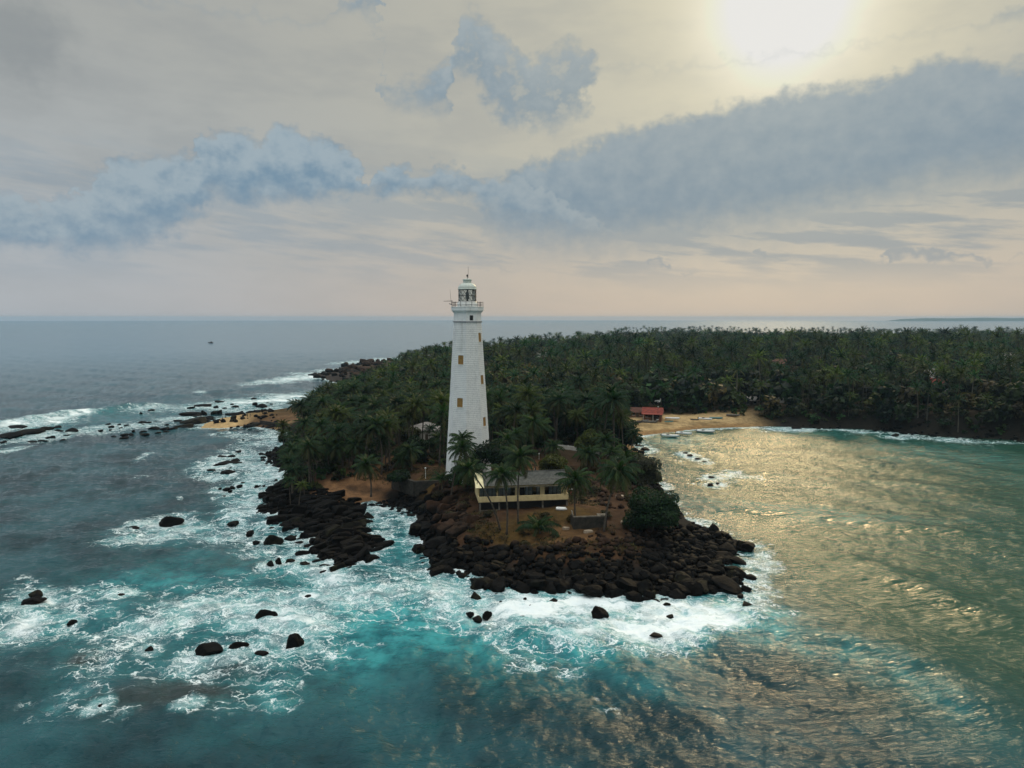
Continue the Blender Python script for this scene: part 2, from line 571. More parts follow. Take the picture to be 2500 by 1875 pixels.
def sea_mat():
    m, t, out = new_mat('sea_water')
    noise3 = t.noise
    t.noise = lambda *a_, **k_: noise3(*a_, dim='2D', **k_)
    pos = t.new('ShaderNodeNewGeometry').outputs['Position']

    def attr(n):
        a = t.new('ShaderNodeAttribute'); a.attribute_name = n
        return a.outputs['Fac']
    foam, aqua, reef, rough, flow = attr('foam'), attr('aqua'), attr('reef'), attr('rough'), attr('streak')
    # water colour
    nb = t.noise(pos, 0.045, 4.0, 0.6)
    deep = t.mix(t.ss(nb, 0.35, 0.65), (0.003, 0.025, 0.033), (0.013, 0.068, 0.083))
    deep = t.mix(attr('bay'), deep, (0.015, 0.058, 0.032))
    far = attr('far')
    deep = t.mix(far, deep, (0.072, 0.155, 0.215))  # sky reflection off unresolved waves painted into the offshore base colour
    turq = t.mix(t.ss(t.noise(pos, 0.25, 4.0, 0.65), 0.3, 0.7), (0.006, 0.135, 0.165), (0.05, 0.37, 0.39))
    col = t.mix(aqua, deep, turq)
    col = t.mix(reef, col, (0.026, 0.022, 0.017))
    # foam lace: warped cell borders, torn by noise, streaked along the run of the water
    warp = t.v('SUBTRACT', t.noise(pos, 0.33, 4.0, 0.6, color=True), (0.5, 0.5, 0.5))
    warp2 = t.v('SUBTRACT', t.noise(pos, 1.3, 3.0, 0.6, color=True), (0.5, 0.5, 0.5))
    p = t.v('ADD', pos, t.v('ADD', t.v('SCALE', warp, 5.5), t.v('SCALE', warp2, 1.3)))
    p = t.v('MULTIPLY', p, (1, 1, 0))
    ps = t.mapping(p, rot=(0, 0, math.radians(-38)), scale=(0.45, 1.25, 1))
    c1 = t.voro(ps, 0.40)
    c2 = t.voro(ps, 1.05)
    c3 = t.voro(t.v('ADD', ps, (5.3, 2.1, 0)), 2.3)
    nf = t.noise(ps, 0.60, 8.0, 0.70)
    nt = t.noise(t.v('ADD', ps, (31, 7, 0)), 0.15, 5.0, 0.6)
    cover = t.m('ADD', t.m('MULTIPLY', foam, 1.0), t.m('ADD', t.m('MULTIPLY', t.m('SUBTRACT', nt, 0.5), 1.0), t.m('MULTIPLY', t.m('SUBTRACT', nf, 0.5), 0.75)))
    cover = t.m('MULTIPLY', cover, t.ss(foam, 0.02, 0.16))
    l1 = t.ss(c1, 0.0, 0.085, 1.0, 0.0)
    l2 = t.ss(c2, 0.0, 0.11, 1.0, 0.0)
    l3 = t.ss(c3, 0.0, 0.15, 1.0, 0.0)
    lace = t.m('MAXIMUM', t.m('MULTIPLY', l1, t.ss(cover, 0.14, 0.42)), t.m('MAXIMUM', t.m('MULTIPLY', l2, t.ss(cover, 0.28, 0.62)), t.m('MULTIPLY', l3, t.ss(cover, 0.42, 0.85, 0.0, 0.85))))
    lace = t.m('MULTIPLY', lace, t.ss(nf, 0.34, 0.56))
    solid = t.ss(cover, 0.74, 1.15)
    thin = t.ss(cover, 0.30, 1.0, 0.0, 0.26)
    fo = t.m('MAXIMUM', t.m('MAXIMUM', lace, solid), thin, clamp=True)
    col = t.mix(t.ss(cover, 0.1, 0.8, 0.0, 0.6), col, turq)
    b = t.new('ShaderNodeBsdfPrincipled')
    t.put(b.inputs['Base Color'], t.mix(fo, col, (0.85, 0.92, 0.94)))
    t.put(b.inputs['Roughness'], t.mix(fo, rough, (0.75, 0.75, 0.75)))
    b.inputs['IOR'].default_value = 1.333
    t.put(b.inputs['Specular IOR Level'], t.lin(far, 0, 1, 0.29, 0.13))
    # ripples
    r1 = t.noise(t.mapping(pos, rot=(0, 0, math.radians(20)), scale=(0.62, 1.25, 1.0)), 1.15, 5.0, 0.62, dist=0.4)
    r2 = t.noise(t.mapping(pos, rot=(0, 0, math.radians(-22)), scale=(0.45, 1.35, 1.0)), 0.36, 4.0, 0.58)
    hgt = t.m('ADD', t.m('MULTIPLY', r1, 0.20), t.m('MULTIPLY', r2, 0.58))
    bn = t.new('ShaderNodeBump'); bn.inputs['Distance'].default_value = 1.0
    t.put(bn.inputs['Strength'], t.m('MULTIPLY', t.lin(far, 0, 1, 1.0, 0.12), t.lin(attr('bay'), 0, 1, 1.0, 0.95)))
    t.put(bn.inputs['Height'], hgt)
    t.put(b.inputs['Normal'], bn.outputs[0])
    t.l.new(b.outputs[0], out.inputs[0])
    return m


M_ROCK = rock_mat()
M_GROUND = ground_mat()
M_SEA = sea_mat()

# ------------------------------------------------------------------ the coast line (waterline seen in the photograph, at sea level)
COAST_PX = [
    (985, 1242), (1010, 1252), (1016, 1290), (1030, 1330), (1048, 1368), (1062, 1382), (1105, 1390), (1150, 1402), (1190, 1428), (1250, 1438), (1320, 1440), (1390, 1440),
    (1440, 1450), (1520, 1454), (1580, 1462), (1640, 1456), (1690, 1438), (1740, 1440), (1795, 1436), (1800, 1415), (1775, 1390), (1770, 1350), (1815, 1345), (1822, 1325),
    (1790, 1312), (1750, 1292), (1705, 1280), (1680, 1268), (1655, 1235), (1625, 1212), (1606, 1190), (1596, 1168), (1580, 1140), (1562, 1108), (1546, 1085), (1540, 1070),
    (1560, 1064), (1600, 1060), (1640, 1055), (1720, 1047), (1800, 1043), (1860, 1041), (1900, 1042), (1990, 1046), (2100, 1048), (2170, 1054), (2240, 1060), (2300, 1066),
    (2400, 1071), (2500, 1077), (2700, 1086), (3000, 1096)]
COAST_W = [(420, 236), (900, 320), (1500, 520), (2000, 900), (1800, 1400), (1300, 1720), (700, 1900)]
COAST_PX2 = [
    (1540, 815), (1430, 829), (1310, 851), (1190, 860), (1080, 872), (957, 885), (908, 886), (857, 892), (811, 908), (770, 913), (790, 925), (830, 938),
    (800, 955), (760, 972), (715, 995), (652, 1007), (590, 1014), (540, 1020), (500, 1034), (480, 1046), (540, 1045), (600, 1040), (655, 1046), (700, 1056),
    (700, 1078), (676, 1096), (640, 1109), (662, 1122), (664, 1136), (690, 1146), (703, 1158), (680, 1184), (640, 1206), (686, 1216), (652, 1232), (634, 1253), (676, 1256), (720, 1276), (752, 1312), (768, 1334),
    (772, 1360), (826, 1378), (853, 1384), (888, 1368), (918, 1350), (935, 1332), (934, 1306), (880, 1302), (874, 1278), (882, 1260), (878, 1234), (905, 1226), (950, 1230)]
COAST = np.array([at(*p)[:2] for p in COAST_PX] + [list(p) for p in COAST_W] + [at(*p)[:2] for p in COAST_PX2])


def coast_sd(x, y):
    """signed distance to the waterline, positive on land"""
    x = np.asarray(x, float).ravel(); y = np.asarray(y, float).ravel()
    d2 = np.full(x.shape, 1e18); ins = np.zeros(x.shape, bool)
    n = len(COAST)
    for i in range(n):
        ax, ay = COAST[i]; bx, by = COAST[(i + 1) % n]
        ex, ey = bx - ax, by - ay
        tt = np.clip(((x - ax) * ex + (y - ay) * ey) / (ex * ex + ey * ey), 0, 1)
        dd = (x - ax - tt * ex) ** 2 + (y - ay - tt * ey) ** 2
        np.minimum(d2, dd, out=d2)
        if ay != by:
            cr = ((ay > y) != (by > y)) & (x < (bx - ax) * (y - ay) / (by - ay) + ax)
            ins ^= cr
    return np.where(ins, 1.0, -1.0) * np.sqrt(d2)


# ground heights (column, row, height) and how wide the slope down to the water is there
HEIGHTS = [
    (1144, 1165, 6.0, 14), (1230, 1165, 6.0, 14), (1060, 1165, 6.0, 10), (1170, 1253, 4.0, 14), (1280, 1250, 4.2, 16), (1385, 1235, 5.0, 18), (1300, 1325, 3.2, 18), (1420, 1300, 3.6, 18),
    (1230, 1320, 3.3, 15), (1120, 1290, 4.0, 9), (1060, 1260, 4.2, 7), (1600, 1300, 2.9, 20), (1700, 1330, 2.4, 20), (1500, 1200, 4.8, 12), (1560, 1150, 4.0, 9), (1480, 1120, 6.0, 10),
    (1400, 1100, 6.2, 14), (1000, 1215, 2.6, 10), (860, 1195, 2.4, 16), (780, 1210, 1.9, 22), (700, 1250, 1.5, 14), (850, 1330, 1.5, 12), (760, 1180, 3.0, 16), (900, 1150, 4.2, 16),
    (1000, 1120, 5.6, 14), (730, 1110, 3.2, 12), (640, 1030, 1.8, 12), (560, 1030, 1.2, 12), (700, 1015, 2.6, 12), (860, 1000, 5.0, 20), (900, 905, 2.6, 25), (1100, 900, 6.5, 30),
    (1600, 1035, 2.6, 22), (1750, 1028, 2.6, 18), (1850, 1030, 2.8, 14), (1550, 1020, 3.5, 25), (2000, 1020, 5.0, 10), (2200, 1010, 7.0, 10), (2450, 1000, 8.5, 10), (1700, 950, 6.5, 30),
    (2000, 900, 8.0, 40), (2400, 880, 9.0, 40), (1400, 950, 6.5, 20), (1500, 850, 6.0, 40), (2600, 850, 8.0, 50)]
_HC = np.array([list(at(a, b, h)[:2]) + [h, w_] for (a, b, h, w_) in HEIGHTS])
# the retaining wall: the terrace above it is higher than the ground in front
WALL_A, WALL_B, WALL_C = at(958, 1158, 5.6)[:2], at(1012, 1176, 5.6)[:2], at(1092, 1173, 5.6)[:2]


def land_z(x, y, sd=None):
    x = np.asarray(x, float).ravel(); y = np.asarray(y, float).ravel()
    if sd is None:
        sd = coast_sd(x, y)
    num = np.zeros(x.shape); den = np.zeros(x.shape); wn = np.zeros(x.shape)
    for (cx, cy, h, w_) in _HC:
        q = 1.0 / (((x - cx) ** 2 + (y - cy) ** 2) + 9.0) ** 1.5
        num += q * h; den += q; wn += q * w_
    H = num / den; W = wn / den
    up = sstep(sd / W, -0.02, 1.0) ** 0.8
    z = H * up + (fbm(x * 0.07, y * 0.07, seed=3) - 0.5) * 1.6 * sstep(sd, 3, 14) + (fbm(x * 0.4, y * 0.4, seed=9) - 0.5) * 0.55 * sstep(sd, 1, 6)
    under = -0.22 * np.minimum(-sd, 26) - 0.15
    return np.where(sd > 0, z, under)


def grid_axis(lo, hi, a, b, fine, grow=1.06, maxstep=60.0):
    c = list(np.arange(a, b, fine))
    s, p = fine, b
    while p < hi:
        c.append(p); s = min(s * grow, maxstep); p += s
    c.append(hi)
    s, p = fine, a
    while True:
        s = min(s * grow, maxstep); p -= s
        if p <= lo:
            break
        c.insert(0, p)
    c.insert(0, lo)
    return np.array(c)


def build_land():
    gx = grid_axis(-420, 2050, -75, 75, 0.75, 1.05, 40)
    gy = grid_axis(92, 2000, 96, 235, 0.75, 1.03, 30)
    X, Y = np.meshgrid(gx, gy)
    x, y = X.ravel(), Y.ravel()
    sd = coast_sd(x, y)
    z = land_z(x, y, sd)
    nx, ny = len(gx), len(gy)
    idx = np.arange(nx * ny).reshape(ny, nx)
    q = np.stack([idx[:-1, :-1], idx[:-1, 1:], idx[1:, 1:], idx[1:, :-1]], -1).reshape(-1, 4)
    q = q[(sd[q].max(1) > -30)]
    used = np.zeros(nx * ny, bool); used[q.ravel()] = True
    new = np.cumsum(used) - 1
    q = new[q]
    x, y, z, sd = x[used], y[used], z[used], sd[used]
    # real colours of the ground
    soil = np.array([0.054, 0.027, 0.0135]); floor = np.array([0.040, 0.027, 0.014]); rock = np.array([0.008, 0.0065, 0.0055])
    sand = np.array([0.40, 0.275, 0.135]); wetsand = np.array([0.21, 0.115, 0.045]); grass = np.array([0.074, 0.043, 0.012]); pale = np.array([0.19, 0.10, 0.048])
    c = np.tile(soil, (len(x), 1))

    def blend(col, k):
        nonlocal c
        k = np.clip(k, 0, 1)[:, None]
        c = c * (1 - k) + col * k

    def spot(px, py, zz, r, ry=None):
        p = at(px, py, zz)
        d = np.sqrt(((x - p[0]) / r) ** 2 + ((y - p[1]) / (ry or r)) ** 2)
        n = fbm(x * 0.15, y * 0.15, seed=21) - 0.5
        return sstep(d + n * 0.9, 1.15, 0.55)
    n = fbm(x * 0.11, y * 0.11, seed=5)
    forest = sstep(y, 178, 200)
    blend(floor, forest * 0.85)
    for (px, py, zz, r, k) in ((1290, 1300, 3.5, 10, .8), (1380, 1255, 4.5, 7, .9), (1240, 1300, 3.4, 6, .8), (1039, 1165, 6, 7, .95), (1320, 1290, 3.5, 9, .8), (1290, 1150, 6, 8, .6), (1400, 1290, 4, 6, .6)):
        blend(grass, spot(px, py, zz, r) * k)
    for (px, py, zz, r, k) in ((850, 1198, 2.4, 12, .75), (800, 1195, 2.4, 8, .8), (900, 1165, 3.0, 12, .45), (1415, 1220, 5, 6, .6), (1380, 1310, 3.4, 7, .5), (1000, 1128, 5.6, 14, .35), (1320, 1130, 6, 8, .5)):
        blend(pale, spot(px, py, zz, r) * k)
        # boulder shores
    near = (y < 215) & (x < 62)
    blend(rock, np.where(near, sstep(z + (n - .5) * 1.6, 2.6, 1.5), 0))
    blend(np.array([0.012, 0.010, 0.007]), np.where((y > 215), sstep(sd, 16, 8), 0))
    for (px, py, zz, r, k) in ((850, 1203, 2.0, 7, .9), (810, 1199, 2.0, 6, .9), (890, 1205, 2.2, 6, .6), (900, 1180, 2.8, 8, .3)):
        blend(pale, spot(px, py, zz, r) * k)
    # bay beach and the sandy point on the left
    pb0, pb1 = at(1535, 1070), at(1915, 1042)
    onb = sstep(x, pb0[0] - 8, pb0[0] + 2) * sstep(x, pb1[0], pb1[0] - 22) * (y > 215) * (y < 330)
    blend(sand, onb * sstep(sd + (n - .5) * 8, 27, 20))
    blend(wetsand, onb * sstep(sd + (n - .5) * 3, 6.5, 3.0) * 0.85)
    pl = at(575, 1030, 1.2)
    onl = sstep(np.hypot((x - pl[0]) / 26, (y - pl[1]) / 22) + (n - .5) * .5, 1.1, .75)
    blend(sand * 1.05, onl)
    blend(soil * 1.5, spot(665, 1022, 2.2, 16, 22) * .9)
    blend(grass, spot(690, 1005, 2.2, 14, 20) * .6)
    prt = at(880, 905, 4)
    blend(np.array([0.030, 0.022, 0.019]), sstep(np.hypot((x - prt[0]) / 55, (y - prt[1]) / 60), 1.1, .7) * .9)
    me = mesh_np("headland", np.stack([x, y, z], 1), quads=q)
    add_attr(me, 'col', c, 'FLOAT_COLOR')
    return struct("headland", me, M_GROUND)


# ------------------------------------------------------------------ sea
def wave_patch(N, L, V, wdir, seed, lmin):
    r = np.random.default_rng(seed)
    k1 = np.fft.fftfreq(N, L / N) * 2 * math.pi
    KX, KY = np.meshgrid(k1, k1)
    K = np.hypot(KX, KY); K[0, 0] = 1e-6
    Lw = V * V / 9.81
    cosw = (KX * wdir[0] + KY * wdir[1]) / K
    P = np.exp(-1.0 / (K * Lw) ** 2) / K ** 4 * (0.12 + 0.88 * cosw ** 2) * np.exp(-(K * lmin) ** 2)
    P[0, 0] = 0
    h = (r.normal(size=(N, N)) + 1j * r.normal(size=(N, N))) * np.sqrt(P)
    f = np.fft.ifft2(h)
    hz_ = f.real
    s = hz_.std()
    dxh = np.fft.ifft2(-1j * KX / K * h).real
    dyh = np.fft.ifft2(-1j * KY / K * h).real
    return hz_ / s, dxh / s, dyh / s


def sample_patch(p, L, x, y):
    N = p.shape[0]
    u_ = (x / L % 1.0) * N; v_ = (y / L % 1.0) * N
    i = np.floor(u_).astype(int); j = np.floor(v_).astype(int)
    fu, fv = u_ - i, v_ - j
    i %= N; j %= N
    i1 = (i + 1) % N; j1 = (j + 1) % N
    return (p[j, i] * (1 - fu) + p[j, i1] * fu) * (1 - fv) + (p[j1, i] * (1 - fu) + p[j1, i1] * fu) * fv


# crest lines of the swells: pixels along the crest, height (m), half width (m), side of the steep face
SWELLS = [
    ([(1760, 1500), (1850, 1515), (1950, 1548), (2100, 1580), (2250, 1640), (2400, 1735), (2560, 1850)], 1.15, 3.6),
    ([(1420, 1620), (1520, 1650), (1620, 1690), (1700, 1760), (1800, 1870)], 0.75, 3.2),
    ([(1640, 1238), (1800, 1246), (2000, 1262), (2200, 1290), (2560, 1330)], 0.75, 3.2),
    ([(1700, 1150), (1900, 1160), (2150, 1180), (2560, 1210)], 0.55, 3.0),
    ([(1950, 1330), (2150, 1400), (2350, 1480), (2560, 1560)], 0.65, 3.0),
    ([(1620, 1100), (1850, 1100), (2150, 1112), (2560, 1140)], 0.45, 2.8),
    ([(-60, 1034), (60, 1028), (115, 1020), (200, 1008), (260, 1003), (300, 996), (360, 990), (430, 984)], 1.9, 4.0),
    ([(380, 975), (480, 962), (600, 950), (720, 935)], 0.9, 5.0),
    ([(1180, 1545), (1250, 1560), (1330, 1565), (1420, 1555), (1520, 1545)], 0.6, 2.5),
    ([(-40, 1510), (60, 1500), (125, 1488)], 0.7, 2.2),
    ([(690, 1395), (760, 1385), (830, 1402), (862, 1418)], 0.6, 2.0),
    ([(230, 1560), (330, 1540), (450, 1500), (600, 1450)], 0.35, 3.0),
    ([(-40, 1640), (150, 1640), (330, 1700), (500, 1790)], 0.4, 3.5),
    ([(300, 1860), (600, 1780), (900, 1720), (1150, 1700)], 0.35, 3.5),
]
# foam: centre px, half sizes px, tilt in the picture (deg, + rises to the right), cover
FOAM = [
    (560, 1490, 330, 60, 9, .66), (330, 1570, 220, 46, 22, .52), (700, 1520, 190, 75, 4, .70), (620, 1500, 120, 50, 0, .85), (480, 1640, 260, 50, 8, .42), (180, 1480, 170, 46, 10, .58), (40, 1535, 75, 32, 12, 1.1),
    (60, 1440, 70, 30, 8, .5), (200, 1690, 120, 34, 30, .42), (560, 1720, 90, 40, 20, .40), (320, 1740, 70, 24, 15, .42), (690, 1690, 60, 50, 0, .50), (820, 1600, 120, 36, 10, .44), (400, 1440, 60, 20, 5, .3),
    (840, 1440, 160, 36, -8, .62), (800, 1400, 90, 24, -14, .85), (950, 1460, 110, 44, 0, .55), (1090, 1450, 110, 46, 0, .80), (1180, 1500, 140, 50, 0, .66), (1330, 1490, 190, 46, -4, .95),
    (1400, 1545, 110, 46, 0, .85), (1560, 1520, 160, 50, 0, .90), (1660, 1500, 140, 42, 0, 1.15), (1760, 1500, 90, 40, 0, .85), (1700, 1560, 60, 26, 0, .70), (1450, 1470, 200, 26, 0, 1.0), (1830, 1400, 60, 70, 0, .55), (1880, 1460, 70, 50, -20, .45),
    (1840, 1350, 50, 30, 0, .55), (1690, 1405, 46, 20, 0, 1.2), (1540, 1410, 20, 16, 0, 1.1), (1260, 1600, 60, 26, 0, .42), (1290, 1620, 50, 16, 10, .42), (1500, 1720, 60, 40, 0, .30), (1230, 1575, 20, 22, 0, .55), (1390, 1640, 50, 14, 0, .35),
    (930, 1245, 50, 14, -4, 1.0), (960, 1290, 44, 40, -15, .52), (1000, 1340, 40, 40, -30, .45), (880, 1290, 16, 20, 0, .6), (970, 1390, 80, 30, 0, .35), (900, 1370, 40, 14, 10, .6),
    (1700, 1280, 40, 12, -10, .8), (1640, 1225, 30, 10, -20, .6), (1612, 1195, 20, 8, 0, .7), (1780, 1160, 60, 14, -4, .42), (1740, 1175, 50, 10, 0, .45),
    (620, 1190, 60, 60, 30, .66), (590, 1240, 70, 34, 14, .72), (640, 1140, 70, 40, 10, .52), (600, 1110, 60, 18, 5, .55), (640, 1080, 60, 14, 8, .55), (600, 1062, 80, 10, 0, .52), (680, 1062, 34, 16, 0, .85),
    (540, 1135, 60, 26, 5, .42), (670, 1160, 36, 20, 10, .8), (530, 1310, 90, 18, 10, .5), (430, 1300, 130, 22, 9, .66), (330, 1318, 80, 14, 8, .5), (600, 1330, 60, 16, 6, .4), (650, 1340, 60, 20, 10, .45), (690, 1360, 60, 16, 8, .55), (740, 1290, 40, 14, 20, .35),
    (350, 1115, 26, 7, 20, .6), (335, 1166, 30, 5, 8, .5), (468, 1162, 16, 4, 10, .5), (438, 1218, 8, 4, 0, .55), (20, 1098, 50, 7, 8, .8),
    (30, 1036, 80, 14, 8, 1.0), (115, 1027, 70, 12, 8, .9), (200, 1011, 42, 5, 8, 1.2), (90, 1066, 80, 14, 6, .75), (190, 1056, 110, 10, 5, .55), (370, 996, 60, 6, 6, .75), (250, 1046, 110, 9, 6, .5), (340, 1040, 90, 8, 5, .6), (430, 1020, 60, 8, 8, .5),
    (520, 992, 120, 8, 4, .7), (600, 982, 110, 9, 4, .85), (680, 972, 80, 12, 6, .95), (640, 1000, 90, 8, 3, .6), (490, 958, 14, 4, 0, .8), (460, 1018, 50, 6, 4, .6), (560, 1000, 60, 6, 0, .5),
    (700, 928, 90, 7, 5, .95), (760, 918, 50, 8, 8, 1.0), (720, 912, 40, 3, 0, .6), (860, 884, 50, 3, 4, .8), (950, 880, 50, 4, 0, .9), (800, 903, 40, 3, 4, .7), (1000, 875, 90, 4, 2, .8), (1210, 853, 60, 4, 2, 1.0), (1330, 848, 60, 3, 2, 1.0), (1430, 826, 50, 2, 2, .9),
    (1560, 1066, 60, 4, 8, .9), (1680, 1051, 100, 3, 4, 1.0), (1800, 1045, 90, 3, 1, .8), (1930, 1046, 70, 8, 0, .75), (2080, 1050, 90, 4, -3, .8), (2210, 1062, 70, 10, -4, .62), (2330, 1073, 90, 6, -4, .6), (2450, 1080, 70, 4, -3, .5),
    (560, 1415, 120, 20, 8, .25), (700, 1440, 140, 24, 6, .45), (1010, 1420, 60, 30, 0, .5),
]
AQUA = [(700, 1500, 360, 120, 6, .55), (900, 1490, 220, 90, 0, .8), (1050, 1540, 190, 80, 0, .65), (1150, 1480, 200, 80, 0, .8), (1400, 1520, 260, 70, 0, .9), (1700, 1510, 170, 60, 0, .95), (400, 1410, 200, 40, 8, .55), (640, 1380, 120, 30, 5, .5), (960, 1330, 70, 80, -20, .5),
        (200, 1500, 260, 60, 10, .35), (690, 1690, 60, 50, 0, .5), (1330, 1650, 200, 60, 0, .15), (1870, 1520, 60, 40, -20, .8), (620, 1190, 70, 70, 20, .35), (430, 1300, 140, 30, 8, .3), (240, 1008, 90, 10, 8, .35), (200, 1030, 260, 16, 6, .3), (600, 985, 200, 16, 4, .35),
        (2300, 1110, 300, 30, -6, .22), (1640, 1075, 90, 16, 0, .35), (2000, 1060, 200, 14, 0, .2), (1980, 1250, 300, 14, -5, .2), (1120, 1650, 220, 70, 0, .12), (2000, 1580, 200, 30, -20, .35), (2250, 1680, 160, 30, -28, .3), (1580, 1680, 130, 26, -18, .35)]
REEF = [(212, 1603, 60, 24, 10, .8), (420, 1690, 130, 40, 0, .65), (300, 1720, 110, 34, 10, .6), (560, 1630, 70, 24, 0, .5), (700, 1700, 130, 50, 0, .2), (1601, 1552, 36, 14, 0, .9), (1640, 1509, 20, 9, 0, .7), (500, 1690, 60, 40, 0, .4), (627, 1378, 30, 10, 10, .6), (560, 1370, 70, 14, 6, .35), (900, 1420, 120, 30, 0, .2)]


def build_sea():
    a_f = np.radians(np.arange(-46, 46.01, 0.128))
    a_c = np.radians(np.arange(46 + 5, 360 - 46 - 4, 6.0))
    az_ = np.concatenate([a_f, a_c])
    r = [3.0, 20.0, 40.0, 52.0]
    p = 56.0
    while p < 12000:
        r.append(p)
        p += max(0.38, p * p / (CAM_Z * 698.0) * 0.85)
    r.append(12000.0)
    r = np.array(r)
    A, R_ = np.meshgrid(az_, r)
    x0, y0 = (R_ * np.sin(A)).ravel(), (R_ * np.cos(A)).ravel()
    n = len(x0)
    rr = R_.ravel()
    near = (rr < 2400) & (y0 > 40)
    sd = np.full(n, -3000.0)
    sd[near] = coast_sd(x0[near], y0[near])
    px, py = to_px(x0, np.maximum(y0, 1.0), np.zeros(n))
    front = y0 > 30

    def blobs(lst, seed, sharp=1.0):
        out = np.zeros(n)
        wx = (fbm(x0[front] * 0.10, y0[front] * 0.10, seed=seed) - 0.5)
        wy = (fbm(x0[front] * 0.10 + 40, y0[front] * 0.10 + 9, seed=seed + 4) - 0.5)
        acc = np.zeros(front.sum())
        X, Y = x0[front], y0[front]
        for (cx, cy, rx, ry, tilt, k) in lst:
            if lst is FOAM and cx < 900 and cy > 1430: k = k * .9
            # ellipse given in the picture, laid onto the water: centre and the two half axes as ground vectors
            c = at(cx, cy)[:2]
            ca, sa = math.cos(math.radians(tilt)), math.sin(math.radians(tilt))
            u_ = at(cx + rx * ca, cy - rx * sa)[:2] - c
            v_ = at(cx - ry * sa * 0.0, max(cy - ry, 790))[:2] - at(cx, cy + ry)[:2]
            v_ = v_ / 2
            det = u_[0] * v_[1] - u_[1] * v_[0]
            size = math.sqrt(abs(det))
            lim = 2.2 * (np.hypot(*u_) + np.hypot(*v_))
            sel = (np.abs(X - c[0]) < lim) & (np.abs(Y - c[1]) < lim)
            dx_ = X[sel] - c[0] + wx[sel] * size * 1.1; dy_ = Y[sel] - c[1] + wy[sel] * size * 1.1
            s_ = (dx_ * v_[1] - dy_ * v_[0]) / det
            t_ = (u_[0] * dy_ - u_[1] * dx_) / det
            d2 = s_ * s_ + t_ * t_
            val = k * np.exp(-(d2 ** sharp) * 0.9)
            acc[sel] = np.maximum(acc[sel], val) + 0.25 * np.minimum(acc[sel], val)
        out[front] = acc
        return out
    foam = blobs(FOAM, 31)
    aqua = blobs(AQUA, 51)
    reef = blobs(REEF, 71, 1.5)
    # wash along the shore
    sh = np.where((sd < 3) & near, np.exp(-np.maximum(-sd, 0) / 3.2), 0)
    exposure = np.where((x0 > 50) & (y0 > 150), 0.25, 0.95)
    exposure = np.where((y0 > 240) & (x0 < -20), 0.8, exposure)
    exposure = np.where((x0 > 36) & (y0 > 118) & (y0 <= 240), 0.35, exposure)
    wob = fbm(x0 * 0.16, y0 * 0.16, seed=77)
    foam = np.maximum(foam, sh * exposure * (0.5 + 0.9 * wob))
    for (cx, cy, wd, ht) in SEA_ROCKS:
        c = at(cx, cy + ht * 0.3)[:2]
        s_ = wd / FPX * math.hypot(c[0], c[1]) * 0.5
        q = np.hypot(x0 - c[0], (y0 - c[1]) * 0.8) / (s_ * 1.25 + 0.8)
        foam = np.maximum(foam, np.where(q < 4, 0.85 * np.exp(-np.maximum(q - .7, 0) ** 2 * 1.2), 0) * (0.45 + 0.8 * wob))
    # scattered whitecaps are left to the list; keep open water clean
    h1, dx1, dy1 = wave_patch(512, 150.0, 4.8, (0.42, 0.9), 3, 0.30)
    h2, dx2, dy2 = wave_patch(256, 41.0, 2.3, (0.75, 0.66), 8, 0.12)
    damp = 1.0 - 0.85 * sstep(sd, -10, 4)
    bayk = sstep(x0, 20, 55)
    A1, A2 = 0.19 * damp * (1 - 0.45 * bayk), 0.062 * damp * (1 - 0.5 * bayk)
    cr, sr = math.cos(0.5), math.sin(0.5)
    xr, yr = x0 * cr - y0 * sr, x0 * sr + y0 * cr
    z = A1 * sample_patch(h1, 150.0, x0, y0) + A2 * sample_patch(h2, 41.0, xr, yr)
    ddx = A1 * sample_patch(dx1, 150.0, x0, y0) * 0.8
    ddy = A1 * sample_patch(dy1, 150.0, x0, y0) * 0.8
    # long swell bending round the point
    ph = (x0 * 0.50 + y0 * 0.86) / 34.0 * 2 * math.pi + 2.0 * fbm(x0 * 0.012, y0 * 0.012, seed=91)
    z += 0.22 * damp * np.sin(ph) * sstep(rr, 1500, 500)
    z += 0.15 * damp * np.sin((x0 * 0.85 + y0 * 0.52) / 19.0 * 2 * math.pi + 3.0 * fbm(x0 * 0.02, y0 * 0.02, seed=95)) * sstep(rr, 400, 200)
    for (pts, hgt, hw) in SWELLS:
        L = np.array([at(*q)[:2] for q in pts])
        lo, hi = L.min(0) - 18, L.max(0) + 18
        sel = (x0 > lo[0]) & (x0 < hi[0]) & (y0 > lo[1]) & (y0 < hi[1])
        X, Y = x0[sel], y0[sel]
        best = np.full(X.shape, 1e9); side = np.zeros(X.shape); along = np.zeros(X.shape)
        seg = len(L) - 1
        for i in range(seg):
            ax, ay = L[i]; e = L[i + 1] - L[i]; ll = np.hypot(*e)
            tt = np.clip(((X - ax) * e[0] + (Y - ay) * e[1]) / ll ** 2, 0, 1)
            ddx_, ddy_ = X - ax - tt * e[0], Y - ay - tt * e[1]
            d_ = np.hypot(ddx_, ddy_)
            b_ = d_ < best
            best = np.where(b_, d_, best)
            side = np.where(b_, np.sign(e[0] * ddy_ - e[1] * ddx_), side)
            along = np.where(b_, (i + tt) / seg, along)
        sg = best * side + (fbm(X * 0.12, Y * 0.12, seed=101) - 0.5) * 3.0
        # steeper on the camera side of the crest
        w_ = np.where(sg < 0, hw * 0.75, hw * 1.7)
        prof = np.exp(-(sg / w_) ** 2) * sstep(along, 0, 0.18) * sstep(along, 1.0, 0.82)
        z[sel] += hgt * prof * (0.75 + 0.5 * fbm(X * 0.08, Y * 0.08, seed=105)) * np.maximum(damp[sel], 0.3)
